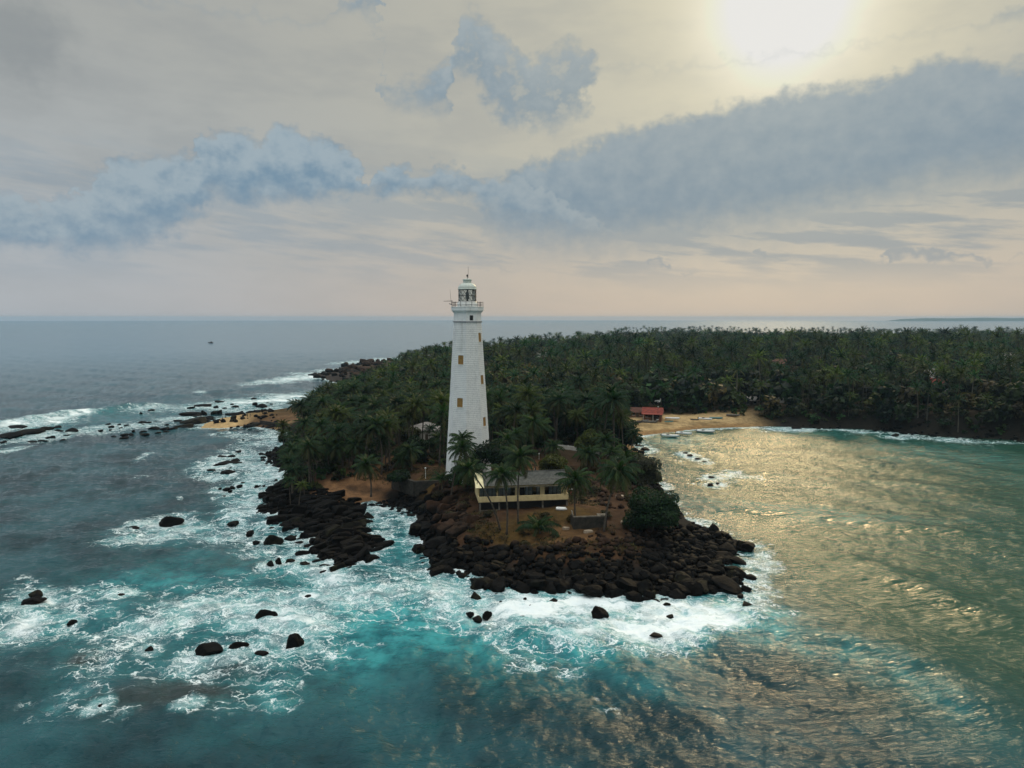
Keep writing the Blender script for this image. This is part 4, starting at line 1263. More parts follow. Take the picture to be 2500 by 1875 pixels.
# ------------------------------------------------------------------ bungalow
def build_bungalow():
    A = at(1168, 1227, 6.3)[:2]; B = at(1388, 1219, 6.3)[:2]
    L = float(np.hypot(*(B - A))); rz = math.atan2(B[1] - A[1], B[0] - A[0])
    T = thing("bungalow", "long low cream bungalow on concrete pillars below the lighthouse with grey roof", "house", (A[0], A[1], 0), rz)

    def part(name, mb, mat, parent=T, label=None, loc=(0, 0, 0)):
        o = link(name, mb.mesh(name), mat, parent, loc)
        if label: o["label"] = label
        return o
    s = L / 1605.0                      # detail view pixels (from 215 to 1820) to metres

    def X(v):
        return (v - 215) * s
    part("floor_slab", MB().box(-0.0, L, 0.1, 8.6, 6.16, 6.34), M_CONC)
    part("parapet", MB().box(0, L, 0, 0.14, 6.3, 7.48).box(0, 0.14, 0.14, 1.7, 6.35, 7.48).box(L - .14, L, .14, 1.7, 6.35, 7.48), M_CREAM)
    for k in (0.2, X(570), X(910), X(1345), L - 0.45):
        part("pillar", MB().box(k, k + 0.34, 0.2, 0.54, 2.6, 6.16), M_CONC)
    part("ground_beam", MB().box(0.55, X(570) - 0.02, 0.25, 0.5, 4.2, 4.5), M_CONC)
    part("undercroft_shade_panel", MB().box(0.2, L - .2, 1.3, 1.5, 2.6, 6.15), M_DARK)  # near-black sheet set forward, paints the shade under the floor
    # facade behind the gallery
    yf = 1.75
    zb, zt, ze = 6.36, 9.1, 9.35
    wall = MB()
    bays = [(X(245), X(548), 4), (X(580), X(880), 4), (X(1062), X(1332), 4), (X(1415), X(1715), 4)]
    door = (X(960), X(1060))
    edges = [0.0] + [e for b in bays[:2] for e in b[:2]] + [door[0], bays[2][1], bays[3][0], bays[3][1], L]
    solid = [(0.0, bays[0][0]), (bays[0][1], bays[1][0]), (bays[1][1], door[0]), (bays[2][1], bays[3][0]), (bays[3][1], L)]
    for (a, b) in solid:
        wall.box(a, b, yf, yf + .2, zb, zt)
    wall.box(0, L, yf, yf + .2, zt + .002, ze)
    wall.box(0, .2, yf + .202, 8.6, zb, ze).box(L - .2, L, yf + .202, 8.6, zb, ze).box(.2, L - .2, 8.4, 8.6, zb, ze)
    part("wall", wall, M_CREAM)
    rnd = random.Random(3)
    for (a, b, n) in bays:
        fr = MB()
        t_ = 0.09
        fr.box(a, b, yf + .02, yf + .12, zb, zb + .12).box(a, b, yf + .02, yf + .12, zt - .1, zt)
        zr = zb + 0.62
        fr.box(a, b, yf + .025, yf + .115, zr - .05, zr + .05)
        w_ = (b - a) / n
        for i in range(n + 1):
            xx = min(max(a + i * w_, a + t_ / 2), b - t_ / 2)
            fr.box(xx - t_ / 2, xx + t_ / 2, yf + .018, yf + .122, zb + .121, zt - .101)
        win = part("window", fr, M_IRON)
        for i in range(n):
            for (q0, q1) in ((zb + .12, zr - .05), (zr + .05, zt - .1)):
                part("pane", MB().solid([(a + i * w_, yf + .07, q0), (a + (i + 1) * w_, yf + .07, q0), (a + (i + 1) * w_, yf + .07, q1), (a + i * w_, yf + .07, q1)], [(0, 1, 2, 3)]), M_GLASS, win)
        for i in range(n):
            if rnd.random() < 0.82:
                q = MB()
                k0 = a + i * w_ + 0.05
                for j in range(6):
                    x0 = k0 + j * (w_ - .1) / 6; x1 = x0 + (w_ - .1) / 6
                    yy = yf + .30 + (j % 2) * .06; y2 = yf + .30 + ((j + 1) % 2) * .06
                    q.solid([(x0, yy, zb + .1), (x1, y2, zb + .1), (x1, y2, zt - .05), (x0, yy, zt - .05)], [(0, 1, 2, 3)])
                part("curtain", q, M_CURTAIN, win)
    part("doorway", MB().box(door[0], door[1], yf + .8, yf + .85, zb, zt), M_DARK)
    part("door_frame", MB().box(door[0], door[0] + .09, yf + .02, yf + .12, zb, zt).box(door[1] - .05, door[1] + .02, yf + .02, yf + .12, zb, zt), M_IRON)
    # roof: corrugated sheets in two overlapping rows, ridge behind
    y0, y1 = 0.9, 5.9
    zr0, zr1 = 9.42, 11.35
    nx = int(L / 0.11)

    def sheet(xa, xb, ya, yb, up, name, mat, parent=None):
        n_ = max(4, int((xb - xa) / 0.11))
        V, F = [], []
        for i in range(n_ + 1):
            x_ = xa + (xb - xa) * i / n_
            wv = 0.028 * math.sin(2 * math.pi * x_ / 0.30)
            for yy in (ya, yb):
                f = abs(yy - y0) / (y1 - y0)
                zz = zr0 + (zr1 - zr0) * (f if f <= 1 else 2 - f) + wv + up
                V.append((x_, yy, zz)); V.append((x_, yy, zz - .04))
        for i in range(n_):
            k = i * 4; m_ = k + 4
            F += [(k, m_, m_ + 2, k + 2), (k + 1, k + 3, m_ + 3, m_ + 1), (k, k + 1, m_ + 1, m_), (k + 2, m_ + 2, m_ + 3, k + 3)]
        return part(name, MB().solid(V, F), mat, parent or T)
    roof = sheet(1.3, L + .35, y0 + 2.3, y1, 0.0, "roof", M_ROOF)
    sheet(1.3, L + .35, y0 - .45, y0 + 2.55, 0.055, "roof_sheet_row", M_ROOF, roof)
    sheet(-.4, L + .35, y1, y1 + 4.6, 0.0, "roof_sheet_row", M_ROOF, roof)
    part("ridge_cap", MB().tube([(-.4, y1, zr1 + .02), (L + .35, y1, zr1 + .02)], .14, 8), M_ROOF, roof)
    # pale sheets over the left end
    for i in range(3):
        for j in range(2):
            ya = y0 - .5 + i * 1.83; xa = -.55 + j * 0.93
            V = []
            for (x_, yy) in ((xa + .02, ya + .03), (xa + .91, ya + .03), (xa + .91, ya + 1.80), (xa + .02, ya + 1.80)):
                V.append((x_, yy, zr0 + (zr1 - zr0) * (yy - y0) / (y1 - y0) + .06))
            V += [(a_, b_, c_ - .05) for (a_, b_, c_) in V]
            o = part("pale_roof_sheet", MB().solid(V, [(0, 1, 2, 3), (7, 6, 5, 4), (0, 4, 5, 1), (1, 5, 6, 2), (2, 6, 7, 3), (3, 7, 4, 0)]), M_YELLOW, roof)
    part("gutter", MB().box(1.3, L + .3, y0 - .56, y0 - .46, zr0 - .22, zr0 - .10), M_CONC, roof)
    part("fascia", MB().box(-.3, L + .2, y0 - .3, y0 - .2, zr0 - .3, zr0 - .12), M_CREAM, roof)
    # gable ends
    for xg in (0.0, L - .2):
        part("gable", MB().solid([(xg, yf, ze), (xg + .2, yf, ze), (xg + .2, 8.6, ze), (xg, 8.6, ze), (xg, y1, zr1 - .12), (xg + .2, y1, zr1 - .12), (xg, yf, ze + .12), (xg + .2, yf, ze + .12)],
                                 [(0, 3, 4, 6), (1, 7, 5, 2), (6, 4, 5, 7), (3, 2, 5, 4), (0, 6, 7, 1), (0, 1, 2, 3)]), M_CREAM)
    return T, A, L, rz


BUNG, BUNG_A, BUNG_L, BUNG_RZ = build_bungalow()


# ------------------------------------------------------------------ walls, ruin, lamps and loose things on the headland
def wall_run(name, label, cat, pts, h, th, mat, capmat=None, base=None, panel=None):
    """a wall along ground points; each bay between piers is a panel"""
    T = thing(name, label, cat, (pts[0][0], pts[0][1], 0))
    o0 = np.array([pts[0][0], pts[0][1]])
    for i in range(len(pts) - 1):
        a = np.array(pts[i][:2]) - o0; b = np.array(pts[i + 1][:2]) - o0
        d = b - a; Ld = np.hypot(*d); d /= Ld; nrm = np.array([-d[1], d[0]]) * th / 2
        za, zb = pts[i][2], pts[i + 1][2]
        n = max(1, int(round(Ld / (panel or Ld))))
        for k in range(n):
            p = a + d * (Ld * k / n + (.12 if panel else 0)); q = a + d * (Ld * (k + 1) / n - (.12 if panel else 0))
            z0 = za + (zb - za) * k / n; z1 = za + (zb - za) * (k + 1) / n
            V = []
            for (pt, zz) in ((p, z0), (q, z1)):
                for s in (-1, 1):
                    V.append((pt[0] + nrm[0] * s, pt[1] + nrm[1] * s, zz - (base if base is not None else 1.0)))
                    V.append((pt[0] + nrm[0] * s, pt[1] + nrm[1] * s, zz + h))
            link("panel", MB().solid(V, [(0, 4, 5, 1), (2, 3, 7, 6), (1, 5, 7, 3), (0, 1, 3, 2), (4, 6, 7, 5), (0, 2, 6, 4)]).mesh("panel"), mat, T)
            if panel:
                c = a + d * (Ld * k / n)
                link("pier", MB().box(c[0] - .16, c[0] + .16, c[1] - .16, c[1] + .16, z0 - 1, z0 + h + .12).mesh("pier"), mat, T)
    return T


rw = [tuple(WALL_A) + (5.6,), tuple(WALL_B) + (5.6,), tuple(WALL_C) + (5.6,)]
wall_run("retaining_wall", "dark stone retaining wall under the lamp post terrace left of the bungalow", "wall", rw, 0.15, 0.7, M_DCONC, base=3.6)
p0, p1, p2 = ground_at(1362, 1096, 6), ground_at(1412, 1101, 6), ground_at(1512, 1121, 6)
wall_run("boundary_wall", "low whitewashed boundary wall among the trees right of the lighthouse", "wall", [tuple(p0), tuple(p1), tuple(p2)], 1.25, 0.25, M_WALLW, panel=2.8)
p0, p1 = ground_at(635, 1030, 2), ground_at(700, 1040, 2)
wall_run("low_wall", "low dark wall at the edge of the brown clearing beside the left beach", "wall", [tuple(p0), tuple(p1)], 0.7, 0.4, M_DCONC)


def build_ruin():
    p = ground_at(1442, 1290, 3.6)
    T = thing("concrete_ruin", "broken roofless concrete hut ruin with pale top slab in front of the right trees", "ruin", (p[0], p[1], p[2]), math.radians(6))
    link("wall", MB().box(-3.4, 3.2, -0.15, 0.15, -.6, 2.3).mesh("wall"), M_DCONC, T)
    link("wall", MB().box(-3.4, -3.1, 0.152, 3.2, -.6, 2.2).mesh("wall"), M_DCONC, T)
    link("wall", MB().solid([(2.9, .152, -.6), (3.2, .152, -.6), (3.2, 3.2, -.6), (2.9, 3.2, -.6), (2.9, .152, 2.1), (3.2, .152, 2.1), (3.2, 3.2, 1.1), (2.9, 3.2, 1.3)],
                            [(0, 3, 2, 1), (4, 5, 6, 7), (0, 1, 5, 4), (1, 2, 6, 5), (2, 3, 7, 6), (3, 0, 4, 7)]).mesh("wall"), M_DCONC, T)
    link("coping", MB().box(-3.5, 1.9, -.28, .28, 2.302, 2.5).mesh("coping"), M_CONC, T)
    link("top_slab", MB().box(1.5, 3.3, .2, 1.6, 2.32, 2.5).mesh("top_slab"), M_CONC, T)
    link("floor_slab", MB().box(-3.09, 2.89, .155, 3.2, -.5, 0.9).mesh("floor_slab"), M_DCONC, T)
    q = ground_at(1402, 1268, 4)
    o = link("leaning_pole", MB().tube([(0, 0, -.2), (-.55, -.1, 1.9)], [.10, .08], 7).mesh("leaning_pole"), M_WPAINT, None, q)
    tag(o, "short white pole leaning at the left end of the concrete ruin", "pole")


build_ruin()


def globe_lamp(px, py_base, h, label, z0=6.0):
    p = ground_at(px, py_base, z0)
    T = thing("lamp_post", label, "lamp post", p, 0, "globe lamps round the lighthouse")
    link("post", MB().tube([(0, 0, -.2), (0, 0, .25), (0, 0, h)], [.11, .06, .05], 8).mesh("post"), M_WPAINT, T)
    link("globe", MB().lathe([(.02, h)] + [(.22 * math.cos(a), h + .22 + .22 * math.sin(a)) for a in np.linspace(-1.4, 1.4, 9)] + [(.01, h + .45)], 14).mesh("globe", True), M_WPAINT, T)


globe_lamp(1039, 1168, 2.35, "thin white lamp post with globe on the terrace above retaining wall")
globe_lamp(1316, 1121, 1.3, "low globe lamp on the bare soil right behind the tall thin palm", 6.0)
globe_lamp(1306, 1150, 0.35, "tiny globe lamp right behind the bungalow ridge", 6.0)
globe_lamp(1465, 1128, 0.9, "low globe lamp in front of the boundary wall", 6.0)


def hull_mesh(L, B, H, n=14, sheer=0.35, transom=0.7, up=True):
    """open boat hull: bow at +x"""
    V, F = [], []
    m_ = 7
    for i in range(n + 1):
        f = i / n
        x_ = -L / 2 + L * f
        w_ = B / 2 * (transom + (1 - transom) * math.sin(min(f / .5, 1) * math.pi / 2)) * (1 - max(0, (f - .5) / .5) ** 2.4)
        w_ = max(w_, .02)
        zt = H * (1 + sheer * (max(0, f - .35) / .65) ** 2)
        zk = H * .55 * max(0, (f - .72) / .28) ** 2
        for j in range(m_):
            a = math.pi * j / (m_ - 1)
            V.append((x_, -w_ * math.cos(a), zt - (zt - zk) * math.sin(a) ** .7))
    k = len(V)
    for i in range(n + 1):
        for j in range(m_):
            x_, y_, z_ = V[i * m_ + j]
            V.append((x_ * .97, y_ * .9, z_ + (.06 if 0 < j < m_ - 1 else 0)))
    for i in range(n):
        for j in range(m_ - 1):
            q = (i * m_ + j, i * m_ + j + 1, (i + 1) * m_ + j + 1, (i + 1) * m_ + j)
            F.append(q); F.append(tuple(k + v for v in q[::-1]))
        for j in (0, m_ - 1):
            q = (i * m_ + j, (i + 1) * m_ + j, k + (i + 1) * m_ + j, k + i * m_ + j)
            F.append(q if j == 0 else q[::-1])
    for i in (0, n):
        for j in range(m_ - 1):
            q = (i * m_ + j, k + i * m_ + j, k + i * m_ + j + 1, i * m_ + j + 1)
            F.append(q)
    F.append(tuple(range(m_)))
    return MB().solid(V, F)


# upturned dinghy in front of the bungalow
p = ground_at(1371, 1245, 4.6)
T = thing("dinghy", "white upturned dinghy lying on the ground in front of the bungalow", "boat", p + np.array([0, 0, .0]), math.radians(-8))
o = link("hull", hull_mesh(2.3, 1.15, .55, sheer=.1, transom=.8).mesh("hull", True), M_HULLW, T, (0, 0, .60), (math.pi, 0, 0))
link("keel", MB().box(-1.0, .95, -.04, .04, .56, .66).mesh("keel"), M_HULLW, T)

p = ground_at(1394, 1208, 5.2)
T = thing("metal_cabinet", "small red metal cabinet standing at the right end of the bungalow", "cabinet", p, BUNG_RZ)
link("body", MB().box(-.42, .42, -.3, .3, 0, 1.25).mesh("body"), M_RED, T)
link("lid", MB().box(-.46, .46, -.34, .34, 1.252, 1.32).mesh("lid"), M_WPAINT, T)
link("door", MB().box(-.36, .36, -.325, -.302, .12, 1.15).mesh("door"), M_RED, T)

for (px, py, s, lab) in ((1514, 1214, 1.0, "pale flat stone slab on the slope right of the bungalow"), (1524, 1276, .8, "pale stone lying against the left foot of the big round tree"), (1436, 1300, .9, "pale yellowish rock on the bare soil in front of the ruin"), (1382, 1291, .7, "small pale stone on the sandy path in front of the bungalow")):
    p = ground_at(px, py, 4)
    q = MB()
    rr = random.Random(px)
    n = 9
    top = [(s * (.8 + .3 * rr.random()) * math.cos(2 * math.pi * i / n), s * .7 * (.8 + .3 * rr.random()) * math.sin(2 * math.pi * i / n), .38 * s + .1 * rr.random()) for i in range(n)]
    bot = [(a * 1.1, b * 1.1, -.25) for (a, b, c) in top]
    q.solid(bot + top, [tuple(range(n))[::-1], tuple(range(n, 2 * n))] + [(i, (i + 1) % n, n + (i + 1) % n, n + i) for i in range(n)])
    tag(link("pale_stone", q.mesh("pale_stone"), pmat('pale_stone', (.42, .34, .25), (.28, .22, .16), 2.0, .9, .02), None, p), lab, "stone")


# ------------------------------------------------------------------ houses among the trees
def house(name, label, px, py, z, w_, d, h, rh, rz, roofmat, wallmat, gable=False, grp="houses among the palms"):
    p = at(px, py, z)
    T = thing(name, label, "house", (p[0], p[1], z), rz, grp)
    link("wall", MB().box(-w_ / 2, w_ / 2, 0, d, -1.5, h).mesh("wall"), wallmat, T)
    e = .6
    if gable:
        V = [(-w_ / 2 - e, -e, h - .15), (w_ / 2 + e, -e, h - .15), (w_ / 2 + e, d + e, h - .15), (-w_ / 2 - e, d + e, h - .15), (-w_ / 2 - e, d / 2, h + rh), (w_ / 2 + e, d / 2, h + rh)]
        F = [(0, 1, 5, 4), (2, 3, 4, 5), (0, 4, 3), (1, 2, 5), (0, 3, 2, 1)]
    else:
        k = min(d / 2, w_ / 2 - .3)
        V = [(-w_ / 2 - e, -e, h), (w_ / 2 + e, -e, h), (w_ / 2 + e, d + e, h), (-w_ / 2 - e, d + e, h), (-w_ / 2 + k, d / 2, h + rh), (w_ / 2 - k, d / 2, h + rh)]
        F = [(0, 1, 5, 4), (2, 3, 4, 5), (3, 0, 4), (1, 2, 5), (0, 3, 2, 1)]
    roof = link("roof", MB().solid(V, F).mesh("roof"), roofmat, T)
    # tile courses
    n = 5
    for i in range(1, n):
        f = i / n
        a = np.array(V[0]) * (1 - f) + np.array(V[4]) * f; b = np.array(V[1]) * (1 - f) + np.array(V[5]) * f
        link("roof_course", MB().tube([a + (0, -.02, .03), b + (0, -.02, .03)], .05, 4).mesh("roof_course"), roofmat, roof)
    link("ridge", MB().tube([V[4], V[5]], .13, 6).mesh("ridge"), roofmat, roof)
    for wx in (-w_ * .3, w_ * .3):
        wn = link("window", MB().box(wx - .55, wx + .55, -.06, -.002, 1.0, 2.2).mesh("window"), M_DARK, T)
        link("frame", MB().box(wx - .65, wx + .65, -.09, -.003, .88, .998).box(wx - .65, wx + .65, -.09, -.003, 2.202, 2.32).mesh("frame"), M_WPAINT, wn)
    link("door", MB().box(-.5, .5, -.05, -.002, -.2, 2.1).mesh("door"), M_WOOD, T)
    return T, p


HOUSES = []


def add_house(*a, **k):
    T, p = house(*a, **k)
    HOUSES.append((p[0], p[1], a[5], 30 if a[0] in ('red_roof_house', 'forest_cottage', 'forest_shed', 'grey_roof_house') else (70 if a[0] in ('pale_roof_house', 'coast_house', 'reddish_cottage') else 9)))
    return T


add_house("keepers_house", "cream house half hidden by palms left of the lighthouse", 1042, 1076, 5.8, 9.5, 8, 3.4, 2.0, .15, M_GREYROOF, M_WALLW)
bh = add_house("beach_hut", "low hut with red tiled roof standing on the sandy beach", 1592, 1024, 3.0, 7.5, 6, 2.6, 2.0, math.radians(-16), M_REDROOF, M_BRICKW, gable=True)
link("porch_post", MB().box(-3.5, -3.35, -1.5, -1.35, -.5, 2.4).mesh("porch_post"), M_WPAINT, bh)
link("porch_post", MB().box(.4, .55, -1.5, -1.35, -.5, 2.4).mesh("porch_post"), M_WPAINT, bh)
link("porch_roof", MB().solid([(-4.2, -1.9, 2.35), (4.2, -1.9, 2.35), (4.2, -.5, 2.6), (-4.2, -.5, 2.6), (-4.2, -1.9, 2.25), (4.2, -1.9, 2.25), (4.2, -.5, 2.45), (-4.2, -.5, 2.45)], [(0, 1, 2, 3), (7, 6, 5, 4), (0, 4, 5, 1), (1, 5, 6, 2), (3, 2, 6, 7), (0, 3, 7, 4)]).mesh("porch_roof"), M_REDROOF, bh)
link("shade_opening", MB().box(-1.6, 3.0, -.12, -.065, .9, 2.4).mesh("shade_opening"), M_DARK, bh)
add_house("brown_shed", "brown tiled shed joined to the left of the beach hut", 1556, 1019, 3.2, 5.0, 5, 2.3, 1.6, math.radians(-10), M_BROWNROOF, M_BRICKW, gable=True)
add_house("red_roof_house", "white gabled house with red roof in the forest above the right shore", 2298, 961, 8.0, 9, 7, 4.2, 3.0, math.radians(-20), M_REDROOF, M_WALLW, gable=True)
add_house("grey_roof_house", "grey roofed house just behind the red roofed house at right", 2286, 928, 9.0, 12, 8, 4.2, 2.2, math.radians(-8), M_GREYROOF, M_WALLW)
add_house("pale_roof_house", "wide house with pale grey roof at the right edge of the forest", 2478, 892, 9.0, 24, 12, 6.0, 3.4, math.radians(-6), M_GREYROOF, M_WALLW)
add_house("forest_shed", "small pale grey roofed shed in the forest behind the bay shore", 1834, 991, 4.0, 6.0, 5, 2.8, 1.3, math.radians(6), M_GREYROOF, M_CONC, gable=True)
add_house("forest_cottage", "white cottage with pale roof in the forest above the bay", 1898, 983, 5.0, 6.0, 5, 3.4, 1.6, math.radians(-14), M_GREYROOF, M_WALLW, gable=True)
add_house("coast_house", "wide house with brown roof near the far surf beyond the forest", 1338, 872, 6.0, 22, 12, 5.0, 4.2, 0.05, M_BROWNROOF, M_WALLW)
add_house("brown_roof_cottage", "brown roofed cottage in the forest right behind the lighthouse", 1328, 968, 6.5, 9.0, 7, 3.6, 2.2, .3, M_BROWNROOF, M_WALLW)
add_house("low_brown_cottage", "low cottage with brown roof nearer to the lighthouse in the forest", 1335, 992, 6.2, 7.0, 6, 3.2, 2.0, -.2, M_BROWNROOF, M_BRICKW)
add_house("reddish_cottage", "reddish roofed cottage deep in the forest behind the bay", 1912, 905, 7.0, 16, 9, 5, 3.2, 0.1, M_BROWNROOF, M_BRICKW)

# mast with a white aeroplane-like aerial above the hut, lamp under it
p = at(1606, 1026, 2.9)
T = thing("aerial_mast", "tall mast with white branching aerial above the red roofed beach hut", "aerial", p)
link("mast", MB().tube([(0, 0, -.5), (0, 0, 8.2)], [.07, .05], 6).mesh("mast"), M_IRON, T)
mb = MB()
mb.tube([(-1.5, 0, 7.9), (.9, 0, 8.3)], .09, 6).tube([(-.4, -.5, 7.6), (.9, .3, 7.8)], .08, 6).tube([(.6, 0, 7.5), (.95, 0, 9.0)], .09, 6).tube([(-1.2, -.4, 8.2), (-1.2, .5, 7.9)], .07, 6)
link("aerial", mb.mesh("aerial"), M_WPAINT, T)
link("lamp", MB().lathe([(.05, 5.4), (.24, 5.5), (.26, 5.65), (.1, 5.75)], 8).mesh("lamp"), M_WPAINT, T)


# three-wheeler parked by the hut
def three_wheeler():
    p = at(1602, 1027, 2.7)
    T = thing("three_wheeler", "black three-wheeler taxi parked in front of the beach hut", "three-wheeler", p, math.radians(-75))
    prof = [(-1.25, .35), (-1.3, .95), (-1.15, 1.0), (-1.1, 1.62), (.25, 1.66), (.62, 1.1), (1.15, .85), (1.2, .42)]
    V = [(x_, -.6, z_) for (x_, z_) in prof] + [(x_, .6, z_) for (x_, z_) in prof]
    n = len(prof)
    link("body", MB().solid(V, [tuple(range(n)), tuple(range(2 * n - 1, n - 1, -1))] + [(i, n + i, n + (i + 1) % n, (i + 1) % n) for i in range(n)]).mesh("body"), M_BLACKP, T)
    link("canopy", MB().box(-1.2, .35, -.64, .64, 1.662, 1.74).mesh("canopy"), M_BLACKP, T)
    link("windscreen", MB().solid([(.63, -.5, 1.14), (.63, .5, 1.14), (.31, .5, 1.60), (.31, -.5, 1.60)], [(0, 1, 2, 3)]).mesh("windscreen"), M_GLASS, T)
    link("bumper", MB().box(1.2, 1.3, -.45, .45, .42, .72).mesh("bumper"), M_WPAINT, T)
    for (x_, y_) in ((.95, 0), (-.85, -.55), (-.85, .55)):
        w_ = link("wheel", MB().tube([(x_, y_ - .07, .22), (x_, y_ + .07, .22)], .22, 12).mesh("wheel"), M_RUBBER, T)
        link("hub", MB().tube([(x_, y_ - .08, .22), (x_, y_ + .08, .22)], .1, 8).mesh("hub"), M_WPAINT, w_)


three_wheeler()


# ------------------------------------------------------------------ boats
def open_boat(px, py, z, L, rz, label, mat, grp, motor=True, tilt=0.0):
    p = at(px, py, z)
    T = thing("fishing_boat", label, "boat", (p[0], p[1], z), rz, grp)
    T.rotation_euler[0] = tilt
    link("hull", hull_mesh(L, L * .29, L * .13).mesh("hull", True), mat, T)
    for f in (-.28, -.02, .2):
        link("thwart", MB().box(L * f - .12, L * f + .12, -L * .12, L * .12, L * .095, L * .105).mesh("thwart"), M_WOOD, T)
    if motor:
        link("outboard_motor", MB().box(-L * .5 - .35, -L * .5 - .02, -.2, .2, .15, 1.05).box(-L * .5 - .25, -L * .5 - .12, -.06, .06, -.4, .148).mesh("outboard_motor"), M_BLACKP, T)
        link("net_heap", MB().lathe([(.62, L * .107), (.55, L * .107 + .25), (.3, L * .107 + .45), (.05, L * .107 + .5)], 9, (-L * .15, 0)).mesh("net_heap", True), M_HULLG, T)
    return T


MB_G = "white boats moored off the beach"
open_boat(1637, 1067, .1, 6.6, math.radians(-28), "white open boat moored off the beach, nearest the hedge", M_HULLW, MB_G)
open_boat(1670, 1061, .1, 6.2, math.radians(-30), "white open boat moored off the beach, middle of the three", M_HULLW, MB_G)
open_boat(1723, 1056, .1, 6.8, math.radians(-22), "white open boat moored off the beach, farthest from the hedge", M_HULLW, MB_G)
BB_G = "boats drawn up on the beach"
open_boat(1642, 1024, 2.7, 6.0, math.radians(-25), "white boat drawn up on the sand right of the beach hut", M_HULLW, BB_G, motor=False)
open_boat(1722, 1025, 2.7, 5.6, math.radians(-30), "white boat with dark motor drawn up on the middle of the sand", M_HULLW, BB_G)
open_boat(1696, 1026, 2.7, 3.6, math.radians(-40), "small dark skiff with pale stem on the sand left of a white boat", M_HULLD, BB_G, motor=False)
open_boat(1748, 1023, 2.7, 5.4, math.radians(-15), "teal grey boat drawn up under the trees on the beach", M_TEAL, BB_G, motor=False)
open_boat(1790, 1016, 2.8, 5.6, math.radians(-25), "pale grey boat lying highest on the beach under the trees", M_HULLG, BB_G, motor=False)
open_boat(1634, 1031, 2.2, 3.8, math.radians(10), "small teal boat low on the sand below a white boat", M_TEAL, BB_G, motor=False)


def outrigger(px, py, z, L, rz, label, mat):
    p = at(px, py, z)
    T = thing("outrigger_canoe", label, "canoe", (p[0], p[1], z), rz, "outrigger canoes on the beach")
    link("hull", hull_mesh(L, .75, .85, sheer=.55, transom=.25).mesh("hull", True), mat, T)
    link("float", MB().tube([(-L * .3, 2.2, .25), (0, 2.2, .18), (L * .32, 2.2, .38)], [.1, .15, .07], 7).mesh("float"), M_WOOD, T)
    for f in (-.18, .2):
        link("outrigger_boom", MB().tube([(L * f, -.3, .9), (L * f, 1.2, 1.0), (L * f, 2.2, .3)], .06, 6).mesh("outrigger_boom"), M_WOOD, T)
    return T


outrigger(1536, 1036, 2.6, 6.5, math.radians(-18), "dark outrigger canoe, leftmost on the sand in front of the hut", M_HULLD)
outrigger(1552, 1034, 2.6, 6.0, math.radians(15), "dark outrigger canoe second from the left on the beach", M_HULLD)
outrigger(1568, 1032, 2.7, 6.0, math.radians(20), "dark outrigger canoe with heaped nets third from left on the beach", M_HULLG)
outrigger(1588, 1033, 2.6, 5.5, math.radians(-15), "grey outrigger canoe lying nearest the three-wheeler", M_HULLG)

# fishing boat far out on the left
p = at(514, 838, 0)
T = thing("trawler", "small dark fishing boat far out on the sea at left", "boat", p, math.radians(170))
link("hull", hull_mesh(9.0, 2.8, 1.5, sheer=.6).mesh("hull", True), M_HULLD, T)
link("cabin", MB().box(-3.0, -.6, -.9, .9, 1.2, 3.2).mesh("cabin"), M_HULLG, T)
link("mast", MB().tube([(.4, 0, 1), (.4, 0, 5.2)], .09, 6).mesh("mast"), M_IRON, T)


# ------------------------------------------------------------------ people on the left beach
def person(px, py, z, h, label, stride=0.12, rz=0.0):
    p = ground_at(px, py, z)
    me = bpy.data.meshes.new("person")
    J = [(0, 0, .52, .085), (0, 0, .62, .085), (0, 0, .76, .10), (0, 0, .86, .045), (0, .01, .90, .055), (0, .01, .96, .062), (0, 0, 1.0, .035),
         (-.05, stride * .5, .50, .06), (-.055, stride * .7, .27, .042), (-.055, stride * .6, .03, .03), (-.055, stride * .6 + .08, .015, .022),
         (.05, -stride * .5, .50, .06), (.055, -stride * .6, .27, .042), (.055, -stride, .03, .03), (.055, -stride + .08, .015, .022),
         (-.12, 0, .80, .038), (-.15, -.02, .64, .028), (-.16, .05, .50, .022), (.12, 0, .80, .038), (.15, .02, .64, .028), (.16, .06, .50, .022)]
    E = [(0, 1), (1, 2), (2, 3), (3, 4), (4, 5), (5, 6), (0, 7), (7, 8), (8, 9), (9, 10), (0, 11), (11, 12), (12, 13), (13, 14), (2, 15), (15, 16), (16, 17), (2, 18), (18, 19), (19, 20)]
    me.from_pydata([(a * h, b * h, c * h) for (a, b, c, r_) in J], E, [])
    o = link("person", me, M_CLOTH, None, p, (0, 0, rz))
    sk = o.modifiers.new("skin", 'SKIN')
    for v, (a, b, c, r_) in zip(me.skin_vertices[0].data, J):
        v.radius = (r_ * h, r_ * h)
    me.skin_vertices[0].data[0].use_root = True
    o.modifiers.new("smooth", 'SUBSURF').levels = 1
    return tag(o, label, "person", "people on the left beach")


person(592, 1021, 1.2, 1.7, "person in dark clothes walking alone on the left sandy beach", .12, .4)
person(604, 1019, 1.3, 1.65, "person standing at left of a close pair beside the shore rocks", .03, 1.0)
person(611, 1018, 1.3, 1.7, "person standing at right of a close pair beside the shore rocks", .05, -.8)
person(543, 1026, 1.2, 1.65, "person standing near the reef at the tip of the left beach", .06, 2.0)

# ------------------------------------------------------------------ rocks
def ico(sub):
    import bmesh
    bm = bmesh.new()
    bmesh.ops.create_icosphere(bm, subdivisions=sub, radius=1.0)
    V = np.array([v.co[:] for v in bm.verts]); F = np.array([[v.index for v in f.verts] for f in bm.faces])
    bm.free()
    return V, F


ICO = {k: ico(k) for k in (1, 2, 3, 4)}


